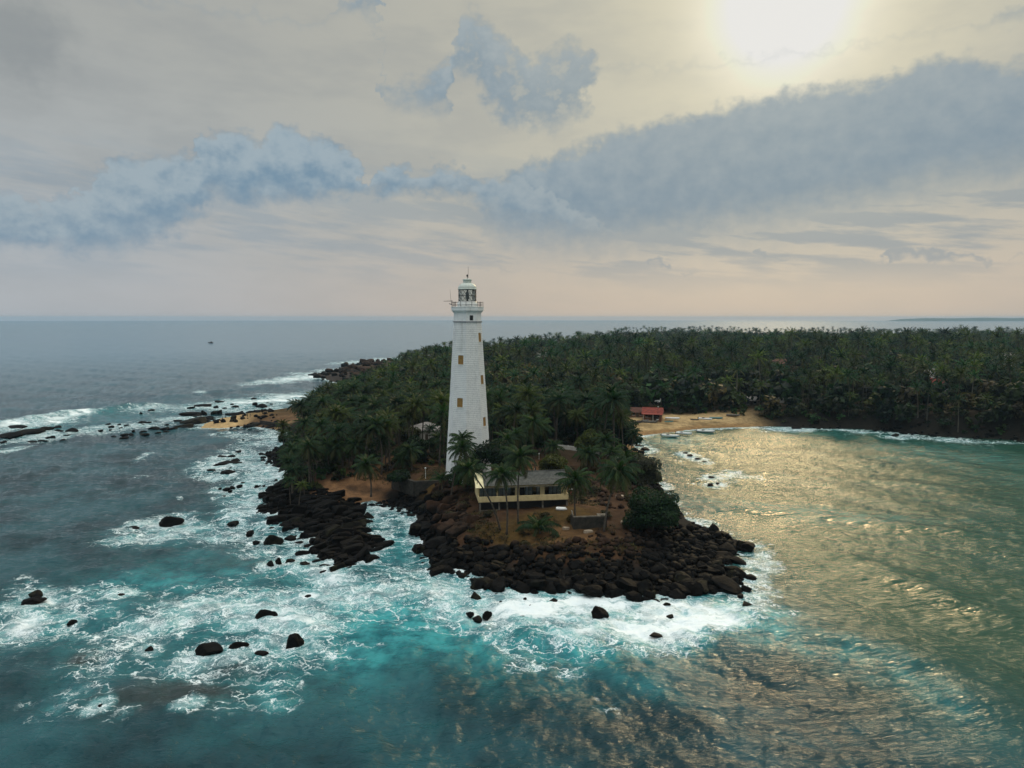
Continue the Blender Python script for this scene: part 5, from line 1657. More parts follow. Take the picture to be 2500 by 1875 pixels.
def rock_shape(seed, sub=3, planes=13, rough=0.10, slab=False):
    """angular boulder: a sphere cut by random planes, edges worn, surface broken up"""
    r = np.random.default_rng(seed)
    D, F = ICO[sub]
    n = r.normal(size=(planes, 3)); n /= np.linalg.norm(n, axis=1)[:, None]
    h = r.uniform(0.50, 1.0, planes)
    if slab:
        n[:4] = np.array([[.05, .1, 1], [-.05, -.1, -1], [.1, 1, .15], [-.1, -1, .1]]) + r.normal(size=(4, 3)) * .12
        n /= np.linalg.norm(n, axis=1)[:, None]
        h[:4] = (.42, .45, .6, .6)
    q = D @ n.T
    rad_ = np.where(q > 0.05, h / np.maximum(q, 0.05), 9.0)
    k = 20.0
    s = -np.log(np.sum(np.exp(-k * np.minimum(rad_, 3)), 1)) / k
    s = np.clip(s, .3, 1.25)
    s = s * (1 + rough * (fbm(D[:, 0] * 2.2 + seed, D[:, 1] * 2.2, D[:, 2] * 2.2, 3, seed) - .5) * 2.0)
    V = D * s[:, None]
    V /= np.abs(V).max(0)
    return V, F


ROCK_V = [rock_shape(100 + i, 3, 11, .08) for i in range(12)]
SLAB_V = [rock_shape(300 + i, 3, 15, .09, True) for i in range(8)]
ROCK_LO = [rock_shape(100 + i, 2) for i in range(12)]
SLAB_LO = [rock_shape(300 + i, 2, 15, .09, True) for i in range(8)]


def rock_me(shape, name):
    me = mesh_np(name, shape[0], tris=shape[1], smooth=True)
    me.materials.append(M_ROCK)
    try:
        me.set_sharp_from_angle(angle=math.radians(22))
    except Exception:
        pass
    return me


ROCK_ME = [rock_me(s, "rock") for s in ROCK_V]
SLAB_ME = [rock_me(s, "slab") for s in SLAB_V]
HERO_ME = [rock_me(rock_shape(500 + i, 4, 12, .12), "rock") for i in range(6)]
rk = np.random.default_rng(12)


def put_rock(p, sx, sy, sz, label, cat="rock", group=None, mes=None, rz=None, tilt=0.12, name="rock"):
    me = (mes or ROCK_ME)[int(rk.integers(len(mes or ROCK_ME)))]
    o = link(name, me, None, None, p, (rk.uniform(-tilt, tilt), rk.uniform(-tilt, tilt), rk.uniform(0, 6.3) if rz is None else rz), (sx, sy, sz))
    return tag(o, label, cat, group)


HERO_LABELS = {
    (631, 1506): "big dark rock with pointed top in the white water at lower left", (619, 1490): "small upright rock against the back of the big pointed sea rock", (502, 1587): "flat dark rock, left of a close pair in the lower left surf",
    (567, 1580): "flat dark rock, right of a close pair in the lower left surf", (710, 1565): "pyramid shaped dark rock standing in the lower left surf", (637, 1597): "low awash rock between the flat pair and the pyramid rock",
    (81, 1449): "round dark rock near the left edge in the surf", (63, 1471): "long low dark rock in front of the round rock at the left edge", (172, 1520): "small awash rock right of the breaking foam at left edge",
    (397, 1272): "long tapering dark rock alone in the sea left of the rocky spit", (319, 1288): "low awash rock left of the long tapering rock", (1160, 1451): "tall blocky boulder standing in the surf in front of the headland",
    (1148, 1498): "leftmost rock of a group of three in the front surf", (1163, 1507): "middle rock of a group of three in the front surf", (1183, 1500): "rightmost and tallest rock of a group of three in the front surf",
    (1466, 1494): "big leaning dark boulder in the foam in front of the boulder pile", (1625, 1479): "brown rock at the foot of the boulder pile lapped by foam", (1827, 1475): "dark rock standing farthest out off the right tip of headland",
    (1812, 1457): "small rock just behind the farthest rock off the right tip", (1825, 1437): "wedge shaped rock off the big mossy boulder at the right tip", (1833, 1410): "low rock with white water streaming off at the right tip",
    (653, 1318): "broad brown rock in shallow water left of the spit's end", (695, 1277): "tall brown rock at the left side of the rocky spit", (547, 1129): "long ridged rock, largest of the islet off the left shore", (545, 1154): "low rock at the front of the islet off the left shore",
    (897, 1255): "dark block of rock standing in the mouth of the small inlet", (658, 1376): "upright rock, left of a small pair off the spit's end", (678, 1369): "upright rock, right of a small pair off the spit's end", (728, 1350): "long flat rock in the wash beside the spit's end",
}


def sea_rock(cx, cy, wd, ht, label, group, mes):
    base = at(cx, cy + ht * .45, 0)
    dist = float(np.linalg.norm(base - np.array([0, 0, CAM_Z])))
    w_ = wd / FPX * dist * (1.1 if ht > .8 * wd else .93)
    hpx = ht / FPX * dist
    el_ = math.asin(CAM_Z / dist)
    dep = max(min(w_ * .75, hpx / math.sin(el_) * .6), .5 * min(w_, 4))
    hm = max((hpx - dep * math.sin(el_) * .55) / math.cos(el_), .45 * hpx) * .72 + .14
    c = base + np.array([0, dep * .45, hm * .12])
    return put_rock(c, w_ / 2 * 1.08, dep / 2 + .2, hm * .88, label, "rock", group, mes, rz=rk.uniform(-.35, .35), tilt=.1)


for (cx, cy, wd, ht) in SEA_ROCKS:
    lab = HERO_LABELS.get((cx, cy))
    grp = None
    if lab is None:
        if cx > 1100 and cx < 1660: lab, grp = "small dark rock awash in the white surf in front of the boulder pile", "rocks in the front surf"
        elif cx >= 1660: lab, grp = "small dark rock by the bay side of the headland", "rocks on the bay side"
        elif cy > 1400: lab, grp = "small rock barely showing in the lower left surf", "rocks in the lower left surf"
        elif cy > 1240: lab, grp = f"{'wide' if wd >= 24 else 'small'} dark rock in the wash {'left of' if cx < 690 else 'close beside'} the left rocky spit", "rocks beside the spit"
        else: lab, grp = "small dark rock in the foam off the left shore", "rocks off the left shore"
    sea_rock(cx, cy, wd, ht, lab, grp, HERO_ME if wd >= 24 else ROCK_ME)
for (cx, cy, wd, ht) in REEF_ROCKS:
    if cy < 945:
        lab, grp = "dark rock of the rocky point beyond the left palm grove", "rocks of the far rocky point"
    elif cx < 230:
        lab, grp = "low dark rock of the reef at the left edge of the picture", "reef rocks at the left edge"
    else:
        wh = "on the seaward side of the sandy point" if cy < 998 else ("in the outer reef nearest the left edge" if cx < 310 else ("in the middle of the reef" if cx < 425 else ("in the dark ridge at the tip of the sandy point" if cx < 560 else "beside the sand of the left beach")))
        sz_ = "long" if wd >= 36 else ("small" if wd < 14 else "medium sized")
        lab, grp = f"{sz_} low dark rock {wh}", "reef rocks off the sandy point"
    sea_rock(cx, cy, wd, ht * 1.1, lab, grp, ROCK_ME)


def in_poly(x, y, poly):
    ins = np.zeros(np.shape(x), bool)
    n = len(poly)
    for i in range(n):
        ax, ay = poly[i]; bx, by = poly[(i + 1) % n]
        if ay != by:
            ins ^= ((ay > y) != (by > y)) & (x < (bx - ax) * (y - ay) / (by - ay) + ax)
    return ins


def zone(pts, z):
    return np.array([at(a, b, z)[:2] for (a, b) in pts])


# boulder fields: polygon px, height, count, size range, shape family, label
FIELDS = [
    ("front", zone([(1040, 1345), (1150, 1340), (1230, 1345), (1300, 1368), (1400, 1350), (1500, 1330), (1640, 1300), (1700, 1285), (1770, 1300), (1825, 1330), (1815, 1440), (1740, 1452), (1650, 1480), (1580, 1490), (1510, 1480), (1430, 1475), (1380, 1450), (1200, 1445), (1140, 1415), (1060, 1395)], 1.0),
     1500, (.45, 1.5), False, "dark boulder in the big boulder pile below the bungalow", "boulders of the front shore"),
    ("cliff", zone([(1010, 1210), (1090, 1205), (1150, 1250), (1160, 1330), (1060, 1380), (1030, 1340), (1012, 1280)], 2.2), 190, (.6, 2.2), True, "brown layered rock on the cliff between the inlet and the bungalow", "rocks of the inlet cliff"),
    ("spit", zone([(880, 1228), (885, 1300), (940, 1305), (938, 1335), (890, 1370), (850, 1388), (770, 1364), (760, 1330), (700, 1280), (630, 1256), (635, 1205), (672, 1184), (705, 1165), (760, 1190), (800, 1210), (860, 1215)], 1.0),
     620, (.6, 2.1), True, "tilted dark slab on the rocky spit left of the inlet", "slabs of the rocky spit"),
    ("left", zone([(700, 1160), (660, 1140), (635, 1110), (700, 1080), (735, 1100), (730, 1150)], 1.0), 170, (.4, 1.4), False, "dark boulder on the left shore beneath the palm grove", "boulders of the left shore"),
    ("inlet", zone([(880, 1225), (930, 1215), (1000, 1205), (1015, 1240), (985, 1245), (950, 1232)], 1.2), 110, (.35, 1.2), False, "dark boulder at the head of the small inlet", "boulders at the inlet head"),
    ("slope", zone([(1400, 1190), (1500, 1180), (1590, 1190), (1640, 1225), (1560, 1250), (1500, 1250), (1440, 1230)], 4.0), 120, (.4, 1.3), False, "brown boulder on the slope right of the bungalow", "boulders right of the bungalow"),
    ("bayside", zone([(1545, 1085), (1580, 1110), (1612, 1185), (1680, 1265), (1660, 1270), (1600, 1200), (1560, 1120)], 1.0), 120, (.4, 1.3), False, "dark boulder along the bay side shore under the trees", "boulders of the bay side shore"),
    ("sandy", zone([(410, 1050), (500, 1000), (660, 1000), (700, 1060), (640, 1055), (590, 1040), (500, 1030), (450, 1050)], .8), 150, (.4, 1.7), False, "dark rock scattered round the left sandy point", "rocks round the sandy point"),
    ("point", zone([(745, 915), (840, 890), (960, 882), (960, 900), (860, 930), (790, 925)], 2.0), 160, (1.2, 4.5), False, "dark rock on the far rocky point", "rocks of the far rocky point"),
    ("farshore", zone([(1960, 1048), (2180, 1056), (2520, 1080), (2520, 1068), (2180, 1044), (1960, 1036)], 1.0), 200, (.4, 1.5), False, "dark rock along the foot of the right forest shore", "rocks along the right shore"),
]
STUFF_V, STUFF_F, nst = [], [], 0
cand = []
for (nm, poly, cnt, (s0, s1), slab, lab, grp) in FIELDS:
    lo, hi = poly.min(0), poly.max(0)
    pts = []
    while len(pts) < cnt:
        x_ = rk.uniform(lo[0], hi[0], 3000); y_ = rk.uniform(lo[1], hi[1], 3000)
        k = in_poly(x_, y_, poly)
        pts += list(zip(x_[k], y_[k]))
    pts = np.array(pts[:cnt])
    sd = coast_sd(pts[:, 0], pts[:, 1])
    z = land_z(pts[:, 0], pts[:, 1], sd)
    u_ = rk.uniform(0, 1, cnt)
    size = s0 + (s1 - s0) * u_ ** 3.2
    if nm == "front":
        size *= np.interp(sd, [-3, 0, 6, 14, 22], [1.25, 1.35, 1.0, .8, .55])
        size *= np.where((pts[:, 0] > 15) & (pts[:, 0] < 48), .95, 1.0)
    for i in range(cnt):
        if sd[i] < (-1.6 if nm == 'front' else -3.0) or z[i] < -.9 or (nm == "front" and sd[i] > 19 and rk.random() < .6):
            continue
        cand.append((size[i] * 1000 / math.hypot(pts[i, 0], pts[i, 1]), nm, pts[i, 0], pts[i, 1], z[i], size[i], slab, lab, grp))
cand.sort(key=lambda c: -c[0])
quota = {"front": 130, "cliff": 26, "spit": 70, "left": 14, "inlet": 10, "slope": 10, "bayside": 8, "sandy": 10, "point": 8, "farshore": 6}
STRIKE = math.radians(50)
for (vis, nm, x_, y_, z_, s, slab, lab, grp) in cand:
    rz = STRIKE + rk.normal() * .18 if slab else rk.uniform(0, 6.3)
    sc = (s * rk.uniform(1.0, 1.7), s * rk.uniform(.5, .8), s * rk.uniform(.45, .75)) if slab else (s * rk.uniform(.85, 1.25), s * rk.uniform(.75, 1.1), s * rk.uniform(.6, .95))
    zc = max(z_, -.4) + sc[2] * .35
    if quota.get(nm, 0) > 0:
        quota[nm] -= 1
        size_ = "large" if s > 1.35 else ("small" if s < .95 else "medium sized")
        if nm == "front":
            deg_ = math.degrees(math.atan2(x_, y_))
            col_ = "left end" if deg_ < -2 else ("left half" if deg_ < 4 else ("middle" if deg_ < 9.5 else ("right half" if deg_ < 14.5 else "right tip")))
            row_ = "at the waterline" if z_ < .6 else ("halfway up" if z_ < 1.8 else "near the top")
            lab = f"{size_} dark boulder {row_} in the {col_} of the front boulder pile"
        elif nm == "spit":
            row_ = "seaward end" if y_ < 143 else ("middle" if y_ < 156 else "landward end")
            sd_ = "left side" if x_ < np.interp(y_, [130, 145, 165], [-33, -37, -44]) else "inlet side"
            lab = f"{size_} tilted dark slab on the {sd_} of the rocky spit's {row_}"
        elif nm == "cliff":
            lab = f"{size_} brown layered rock {'low on' if z_ < 1.6 else ('halfway up' if z_ < 3.0 else 'at the top of')} the {'rear' if y_ > 141 else 'front'} part of the inlet cliff"
        else:
            lab = f"{size_} {lab}"
        put_rock((x_, y_, zc), *sc, lab, "rock", grp, SLAB_ME if slab else ROCK_ME, rz=rz, tilt=.35 if slab else .5, name="tilted_rock" if slab else "boulder")
    else:
        Vs, Fs = (SLAB_LO if slab else ROCK_LO)[int(rk.integers(8))]
        th, ph = rk.uniform(-.4, .4), rk.uniform(-.4, .4)
        V = Vs * np.array(sc)
        c_, s_ = math.cos(th), math.sin(th)
        V = V @ np.array([[1, 0, 0], [0, c_, -s_], [0, s_, c_]]).T
        c_, s_ = math.cos(rz), math.sin(rz)
        V = V @ np.array([[c_, -s_, 0], [s_, c_, 0], [0, 0, 1]]).T
        STUFF_V.append(V + np.array([x_, y_, zc])); STUFF_F.append(Fs + nst); nst += len(V)
me = mesh_np("small_rocks", np.concatenate(STUFF_V), tris=np.concatenate(STUFF_F), smooth=True)
o = link("small_rocks", me, M_ROCK)
tag(o, "mass of smaller dark rocks filling the boulder shores of the headland", "rocks", None, "stuff")
# the largest boulders, placed one by one
for (px, py, w_, d_, h_, z_, rz, lab) in (
        (1768, 1425, 7.0, 4.2, 3.0, .8, -.7, "huge mossy dark boulder sloping into the surf at the right tip"), (1725, 1390, 4.6, 3.4, 2.2, 1.0, .2, "broad dark boulder just above the huge mossy one"),
        (1164, 1355, 4.2, 3.2, 3.4, 1.2, .3, "large grey pointed boulder on the dark shore below the leaning palm"), (1812, 1332, 3.2, 2.6, 2.6, .6, .4, "big dark boulder at the outer end of the right boulder point"),
        (1800, 1368, 3.6, 2.4, 1.8, .5, -.2, "low dark boulder below the outer end of the right point"), (1660, 1440, 4.0, 2.6, 2.0, .7, -.5, "dark boulder leaning over the foam pool by the right tip"),
        (1450, 1445, 4.2, 3.0, 2.2, .8, .3, "dark boulder at the waterline left of the white water gap"), (1365, 1432, 3.6, 2.8, 2.2, .8, -.2, "rounded brown boulder at the waterline in the middle front shore"),
        (1060, 1240, 7.5, 4.6, 4.2, 2.4, .9, "big rounded brown rock at the top of the inlet cliff"), (1045, 1285, 6.5, 4.0, 3.4, 1.6, .8, "brown layered rock shelf above the inlet water"), (1075, 1330, 6.0, 4.0, 3.2, 1.4, .6, "dark bulging rock at the foot of the inlet cliff")):
    p = at(px, py, z_)
    put_rock((p[0], p[1], z_), w_ / 2, d_ / 2, h_ / 2, lab, "boulder", None, HERO_ME, rz=rz, tilt=.15, name="boulder")


# ------------------------------------------------------------------ palms and trees
GREENS = np.array([[.015, .039, .009], [.022, .047, .008], [.010, .034, .011], [.038, .055, .008], [.007, .023, .007]])


def frond(L, n, lw, e0, droop, r, base_col, rib=True):
    """one feather leaf along +x from the origin: returns verts, tris, colours"""
    S = np.linspace(0, 1, 9)
    ang_ = e0 - droop * S ** 1.25
    ds = L / 8
    px_ = np.concatenate([[0], np.cumsum(np.cos(ang_[:-1]) * ds)]); pz_ = np.concatenate([[0], np.cumsum(np.sin(ang_[:-1]) * ds)])

    def pt(s):
        return np.array([np.interp(s, S, px_), 0, np.interp(s, S, pz_)])
    V, T_, C = [], [], []
    dark = base_col * .8
    for i in range(n):
        s = .10 + .88 * i / (n - 1)
        half = .44 / n * 1.35
        a, b = pt(max(s - half, 0)), pt(min(s + half, 1))
        tg = b - a; tg /= max(np.linalg.norm(tg), 1e-6)
        l_ = lw * (math.sin(math.pi * (.14 + .80 * s)) ** .8) * r.uniform(.85, 1.1)
        hang = math.radians(r.uniform(28, 58)) + .35 * s
        for sg in (-1, 1):
            tip = (a + b) / 2 + np.array([0, sg, 0]) * l_ * math.cos(hang) + tg * l_ * .42 - np.array([0, 0, 1]) * l_ * math.sin(hang) * .8
            k = len(V)
            V += [a, b, tip]; T_.append((k, k + 1, k + 2) if sg > 0 else (k + 1, k, k + 2))
            cc = base_col * r.uniform(.75, 1.25)
            C += [cc, cc, cc * 1.15]
    for i in range(8 if rib else 0):  # midrib
        a, b = pt(S[i]), pt(S[i + 1])
        w_ = .05 * (1 - S[i]) + .012
        k = len(V)
        V += [a + (0, -w_, .01), a + (0, w_, .01), b + (0, 0, .01)]
        T_.append((k, k + 1, k + 2)); C += [np.array([.085, .085, .030])] * 3
    return np.array(V), np.array(T_), np.array(C)


def rot_z(V, a):
    c_, s_ = math.cos(a), math.sin(a)
    return V @ np.array([[c_, -s_, 0], [s_, c_, 0], [0, 0, 1]]).T


def crown_geo(seed, nf, nl, L, dead=3, green=None, ball=False):
    r = np.random.default_rng(seed)
    base = GREENS[r.integers(len(GREENS))] if green is None else np.array(green)
    VV, TT, CC, k = [], [], [], 0
    for i in range(nf):
        f = i / (nf - 1)
        e0 = math.radians(np.interp(f, [0, .35, .7, 1], [78, 42, 10, -28]) + r.uniform(-9, 9))
        col = base * r.uniform(.8, 1.2)
        if f > .85:
            col = col * .5 + np.array([.075, .058, .022]) * .5
        if ball:
            e0 = math.radians(np.interp(f, [0, .3, .65, 1], [84, 52, 12, -42]) + r.uniform(-9, 9))
        V, T_, C = frond(L * r.uniform(.85, 1.08) * (.8 if f < .12 else 1), nl, L * (.24 if ball else .23), e0, math.radians(r.uniform(36, 62) if ball else r.uniform(55, 92)), r, col, not ball)
        V = rot_z(V, i * 2.39996 + r.uniform(-.2, .2))
        VV.append(V); TT.append(T_ + k); CC.append(C); k += len(V)
    for i in range(dead):
        V, T_, C = frond(L * .75, max(6, nl // 2), L * .11, math.radians(-50), math.radians(38), r, np.array([.075, .050, .026]))
        V = rot_z(V, r.uniform(0, 6.3))
        VV.append(V); TT.append(T_ + k); CC.append(C); k += len(V)
    # nuts under the crown
    D, F = ICO[1]
    for i in range(5 if not ball else 0):
        a = r.uniform(0, 6.3)
        V = D * .17 + np.array([.32 * math.cos(a), .32 * math.sin(a), -.28 - .15 * r.random()])
        VV.append(V); TT.append(F + k); CC.append(np.tile([.11, .085, .02], (len(V), 1))); k += len(V)
    return np.concatenate(VV), np.concatenate(TT), np.concatenate(CC)


def leaf_mesh(name, geo, mat):
    me = mesh_np(name, geo[0], tris=geo[1], smooth=False)
    add_attr(me, 'col', geo[2], 'FLOAT_COLOR')
    me.materials.append(mat)
    return me


def trunk_mb(top, r0=.22, r1=.13, bow=.0, n=8, seg=9):
    top = np.array(top, float)
    pts, rad_ = [], []
    for i in range(seg + 1):
        f = i / seg
        q = np.array([top[0] * f ** 1.0, top[1] * f, top[2] * f])
        side = np.array([top[0], top[1], 0]); sl = np.linalg.norm(side)
        side = side / sl if sl > .3 else np.array([.7, .3, 0])
        q = q - side * bow * math.sin(math.pi * f)
        if i == 0: q[2] -= .5
        pts.append(q); rad_.append(r0 * 1.45 if i == 0 else r0 + (r1 - r0) * f)
    return MB().tube(pts, rad_, n)


CROWN_ME = [leaf_mesh("crown", crown_geo(40 + i, 26, 18, 4.3), M_LEAF) for i in range(7)]
TRUNK_TOP, TRUNK_ME = [], []
for i in range(7):
    r_ = random.Random(50 + i)
    tp = (r_.uniform(-1.6, 1.6), r_.uniform(-1.2, 1.2), r_.uniform(10.5, 13.0))
    TRUNK_TOP.append(tp)
    m_ = trunk_mb(tp, bow=r_.uniform(0, .7)).mesh("trunk", True); m_.materials.append(M_TRUNK); TRUNK_ME.append(m_)


def palm_copy(x, y, z, s, label, group, rz):
    i = random.randrange(len(TRUNK_ME)); j = random.randrange(len(CROWN_ME))
    T = thing("coconut_palm", label, "palm tree", (x, y, z), rz, group, s)
    link("trunk", TRUNK_ME[i], None, T)
    link("crown", CROWN_ME[j], None, T, TRUNK_TOP[i], (random.uniform(-.12, .12), random.uniform(-.12, .12), random.uniform(0, 6.3)), (random.uniform(.92, 1.12),) * 3)
    return T


# hand-placed palms: every frond a part
FROND_ME = []
for i in range(9):
    r_ = np.random.default_rng(700 + i)
    e_ = [78, 60, 45, 32, 20, 8, -5, -18, -32][i]
    g_ = GREENS[i % 3] * (1.0 if i < 7 else .9)
    if i >= 7: g_ = g_ * .5 + np.array([.075, .058, .022]) * .5
    FROND_ME.append(leaf_mesh("frond", frond(4.6, 26, 1.28, math.radians(e_), math.radians(80 + 5 * (i % 3)), r_, g_), M_LEAF))
DEAD_ME = leaf_mesh("dead_frond", frond(3.3, 12, .45, math.radians(-55), math.radians(30), np.random.default_rng(3), np.array([.08, .052, .026])), M_LEAF)
NUT_ME = mesh_np("coconut", ICO[2][0] * np.array([.15, .15, .19]), tris=ICO[2][1])
NUT_ME.materials.append(pmat('coconut_husk', (.15, .11, .025), (.10, .075, .02), 4, .6))


def hero_palm(bx, by, cx, cy, label, z0=4.0, size=1.0, nf=34, bow=.4, dy=0.0, r0=.2, base=None, young=False):
    b = ground_at(bx, by, z0) if base is None else base
    tp = at_y(cx, cy, b[1] + dy) - b
    T = thing("coconut_palm", label, "palm tree", b, 0)
    link("trunk", trunk_mb(tp, r0, r0 * .62, bow, 9, 12).mesh("trunk", True), M_TRUNK, T)
    rr = random.Random(int(bx * 7 + by))
    for i in range(nf):
        f = i / (nf - 1)
        k = min(8, max(0, int(f * 8.99 + rr.uniform(-.6, .6))))
        if young: k = min(k // 2, 3)
        s = size * rr.uniform(.88, 1.1) * (.78 if k == 0 else 1)
        link("frond", FROND_ME[k], None, T, tp, (rr.uniform(-.2, .2), rr.uniform(-.1, .1), i * 2.39996 + rr.uniform(-.25, .25)), (s, s, s))
    for i in range(3):
        s = size * rr.uniform(.8, 1.1)
        link("dead_frond", DEAD_ME, None, T, tp, (0, 0, rr.uniform(0, 6.3)), (s, s, s))
    for i in range(6):
        a = rr.uniform(0, 6.3)
        link("coconut", NUT_ME, None, T, np.array(tp) + (.3 * math.cos(a), .3 * math.sin(a), -.25 - .2 * rr.random()))
    return T


hero_palm(1222, 1294, 1146, 1146, "palm with long trunk leaning far left across the bungalow's left end", 3.5, .85, bow=.9)
hero_palm(1237, 1305, 1226, 1158, "slim upright palm in front of the left half of the bungalow", 3.4, .85, bow=.5)
hero_palm(1265, 1278, 1269, 1118, "tall straight palm rising before the middle of the bungalow", 4.0, 1.0, bow=.2)
hero_palm(1406, 1286, 1405, 1172, "palm with hanging dead fronds at the right end of the bungalow", 4.0, 1.0, bow=.3)
hero_palm(1474, 1297, 1512, 1150, "palm leaning right beside the concrete ruin", 3.8, 1.1, bow=.5)
hero_palm(1100, 1225, 1128, 1095, "palm with full dark crown against the left foot of the lighthouse", 4.5, .95, bow=.4)
hero_palm(1150, 1195, 1128, 1072, "tall palm whose crown stands in front of the lighthouse base", 5.5, .8, bow=.4)
hero_palm(1308, 1150, 1302, 1030, "tall thin palm with pale trunk behind the bungalow roof", 6, .9, bow=-.4, r0=.15)
hero_palm(1352, 1128, 1350, 1090, "short yellowish palm by the left end of the white boundary wall", 6, .8, bow=.1)
hero_palm(1436, 1150, 1437, 1108, "palm with drooping crown between the two visible stretches of white wall", 6, 1.0)
hero_palm(1070, 1114, 1072, 1070, "dark palm standing alone in the clearing just left of the tower", 6, .85, bow=.2)
hero_palm(762, 1184, 760, 1098, "slim palm with shaggy skirt on the left shore edge", 3, .9, bow=.4)
hero_palm(738, 1172, 712, 1100, "palm leaning out over the left rocks", 3, .9, bow=.5)
hero_palm(906, 1208, 893, 1135, "palm with ragged crown on the sandy slope above the inlet", 3, 1.0, bow=.5)
hero_palm(952, 1150, 985, 1118, "leaning palm at the left end of the retaining wall", 5, .9, bow=.6)
hero_palm(838, 1152, 822, 1092, "palm at the front edge of the left grove", 4, .95, bow=.4)
hero_palm(1080, 1195, 1078, 1172, "short stemmed palm sprouting beside the retaining wall", 4.5, .75, nf=18, bow=0, young=True)
hero_palm(1318, 1302, 1316, 1292, "trunkless young palm bush in front of the bungalow", 3.3, 1.05, nf=20, bow=0, young=True)
hero_palm(1355, 1158, 1360, 1140, "low palm behind the right half of the bungalow roof", 6, .8, nf=18, bow=0)


# ------------------------------------------------------------------ broadleaf trees
def crown_leaves(seed, n, lobes, leaf, green, core=.70, var=.35, ncore=99):
    r = np.random.default_rng(seed)
    lobes = np.array(lobes, float)
    ar = lobes[:, 3] * lobes[:, 4] + lobes[:, 3] * lobes[:, 5]
    pick = r.choice(len(lobes), n, p=ar / ar.sum())
    d = r.normal(size=(n, 3)); d[:, 2] = np.where(d[:, 2] < -.45 * np.abs(d[:, 2] + 1e-6), d[:, 2] * .4, d[:, 2])
    d /= np.linalg.norm(d, axis=1)[:, None]
    lob = lobes[pick]
    lump = .80 + .42 * fbm(d[:, 0] * 2.6 + pick * 3.1, d[:, 1] * 2.6, d[:, 2] * 2.6, 3, seed)
    rad_ = lump * (1 - np.abs(r.normal(size=n)) * .13)
    P = lob[:, :3] + d * lob[:, 3:6] * rad_[:, None]
    nr = d * .9 + r.normal(size=(n, 3)) * .75 + np.array([0, 0, .35])
    nr /= np.linalg.norm(nr, axis=1)[:, None]
    a = np.cross(nr, r.normal(size=(n, 3))); a /= np.linalg.norm(a, axis=1)[:, None]
    b = np.cross(nr, a)
    s = leaf * r.uniform(.65, 1.3, n)[:, None]
    V = np.stack([P - a * s, P + b * s * .55, P + a * s, P - b * s * .55], 1).reshape(-1, 3)
    k = np.arange(n)[:, None] * 4
    T_ = np.concatenate([k + np.array([0, 1, 2]), k + np.array([0, 2, 3])])
    tone = (1 - var) + 2 * var * vnoise(P[:, 0] * .9, P[:, 1] * .9, P[:, 2] * .9, seed)
    C = np.repeat(np.array(green) * (tone * r.uniform(.75, 1.25, n))[:, None], 4, 0)
    # dark filler lobes block see-through, crown's inner shade painted into their colour
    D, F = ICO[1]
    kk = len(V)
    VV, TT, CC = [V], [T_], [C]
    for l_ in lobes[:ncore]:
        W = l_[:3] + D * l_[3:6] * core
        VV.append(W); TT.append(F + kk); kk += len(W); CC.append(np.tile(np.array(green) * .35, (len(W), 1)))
    return np.concatenate(VV), np.concatenate(TT), np.concatenate(CC)


def lobes_for(seed, w_, h, k=6, z0=.35):
    r = np.random.default_rng(seed)
    L = [(0, 0, h * .62, w_ * .30, w_ * .30, h * .30)]
    for i in range(k):
        a = 2 * math.pi * i / k + r.uniform(-.4, .4)
        q = r.uniform(.20, .30) * w_
        L.append((q * math.cos(a), q * math.sin(a), h * r.uniform(z0 + .06, .72), w_ * r.uniform(.17, .26), w_ * r.uniform(.17, .26), h * r.uniform(.16, .26)))
    return L


def limb_mb(lobes, h, r0, lean=(0, 0)):
    mb = MB().tube([(0, 0, -.5), (lean[0] * .3, lean[1] * .3, h * .18), (lean[0], lean[1], h * .36)], [r0 * 1.3, r0, r0 * .8], 8)
    for l_ in lobes[:6]:
        mid = np.array([lean[0] * .8 + l_[0] * .35, lean[1] * .8 + l_[1] * .35, h * .30 + (l_[2] - h * .3) * .45])
        mb.tube([(lean[0], lean[1], h * .33), mid, (l_[0], l_[1], l_[2])], [r0 * .6, r0 * .4, r0 * .15], 6, False)
    return mb


def hero_tree(px, py, w_, h, label, green, n=5200, leaf=.26, z0=4.0, seed=1, k=8, name="broadleaf_tree", zlow=.2):
    b = ground_at(px, py, z0)
    T = thing(name, label, "tree", b, 0)
    lb = lobes_for(seed, w_, h, k, zlow)
    link("trunk", limb_mb(lb, h, .06 + w_ * .022).mesh("trunk", True), M_BARK, T)
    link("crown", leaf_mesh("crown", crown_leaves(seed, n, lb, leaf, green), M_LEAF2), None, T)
    return T


DG, MG, YG, OG = (.007, .026, .006), (.014, .042, .009), (.060, .068, .012), (.036, .038, .021)
hero_tree(1592, 1302, 12.6, 9.6, "big round dark green tree at the right front of the headland", DG, 9500, .24, 3.0, 11, 11, zlow=.12)
hero_tree(1212, 1185, 11.0, 11.5, "dark leafed tree with bare limbs close in front of the tower base", DG, 4200, .26, 5.5, 12, 7, zlow=.55)
hero_tree(1140, 1195, 9.0, 8.6, "leafy tree under the palm crowns left of the bungalow", MG, 3600, .24, 5.0, 13, 7)
hero_tree(1350, 1162, 8.0, 6.2, "yellow green shrubby tree right behind the bungalow roof", YG, 3600, .26, 6, 14, 8)
hero_tree(1440, 1118, 8.5, 9.0, "tall yellowish green tree between the white wall stretches", (.060, .075, .014), 4200, .27, 6, 15, 8)
hero_tree(1512, 1095, 16, 10.5, "broad dark green tree overhanging the bay near the beach", MG, 7600, .30, 5, 16, 10, zlow=.12)
hero_tree(1460, 1085, 13, 10.0, "wide dark tree left of the one overhanging the bay", DG, 5200, .30, 6, 17, 9, zlow=.15)
hero_tree(1565, 1190, 11, 8.6, "grey green dome shaped tree over the bay side rocks", OG, 6200, .26, 4, 18, 10, zlow=.12)
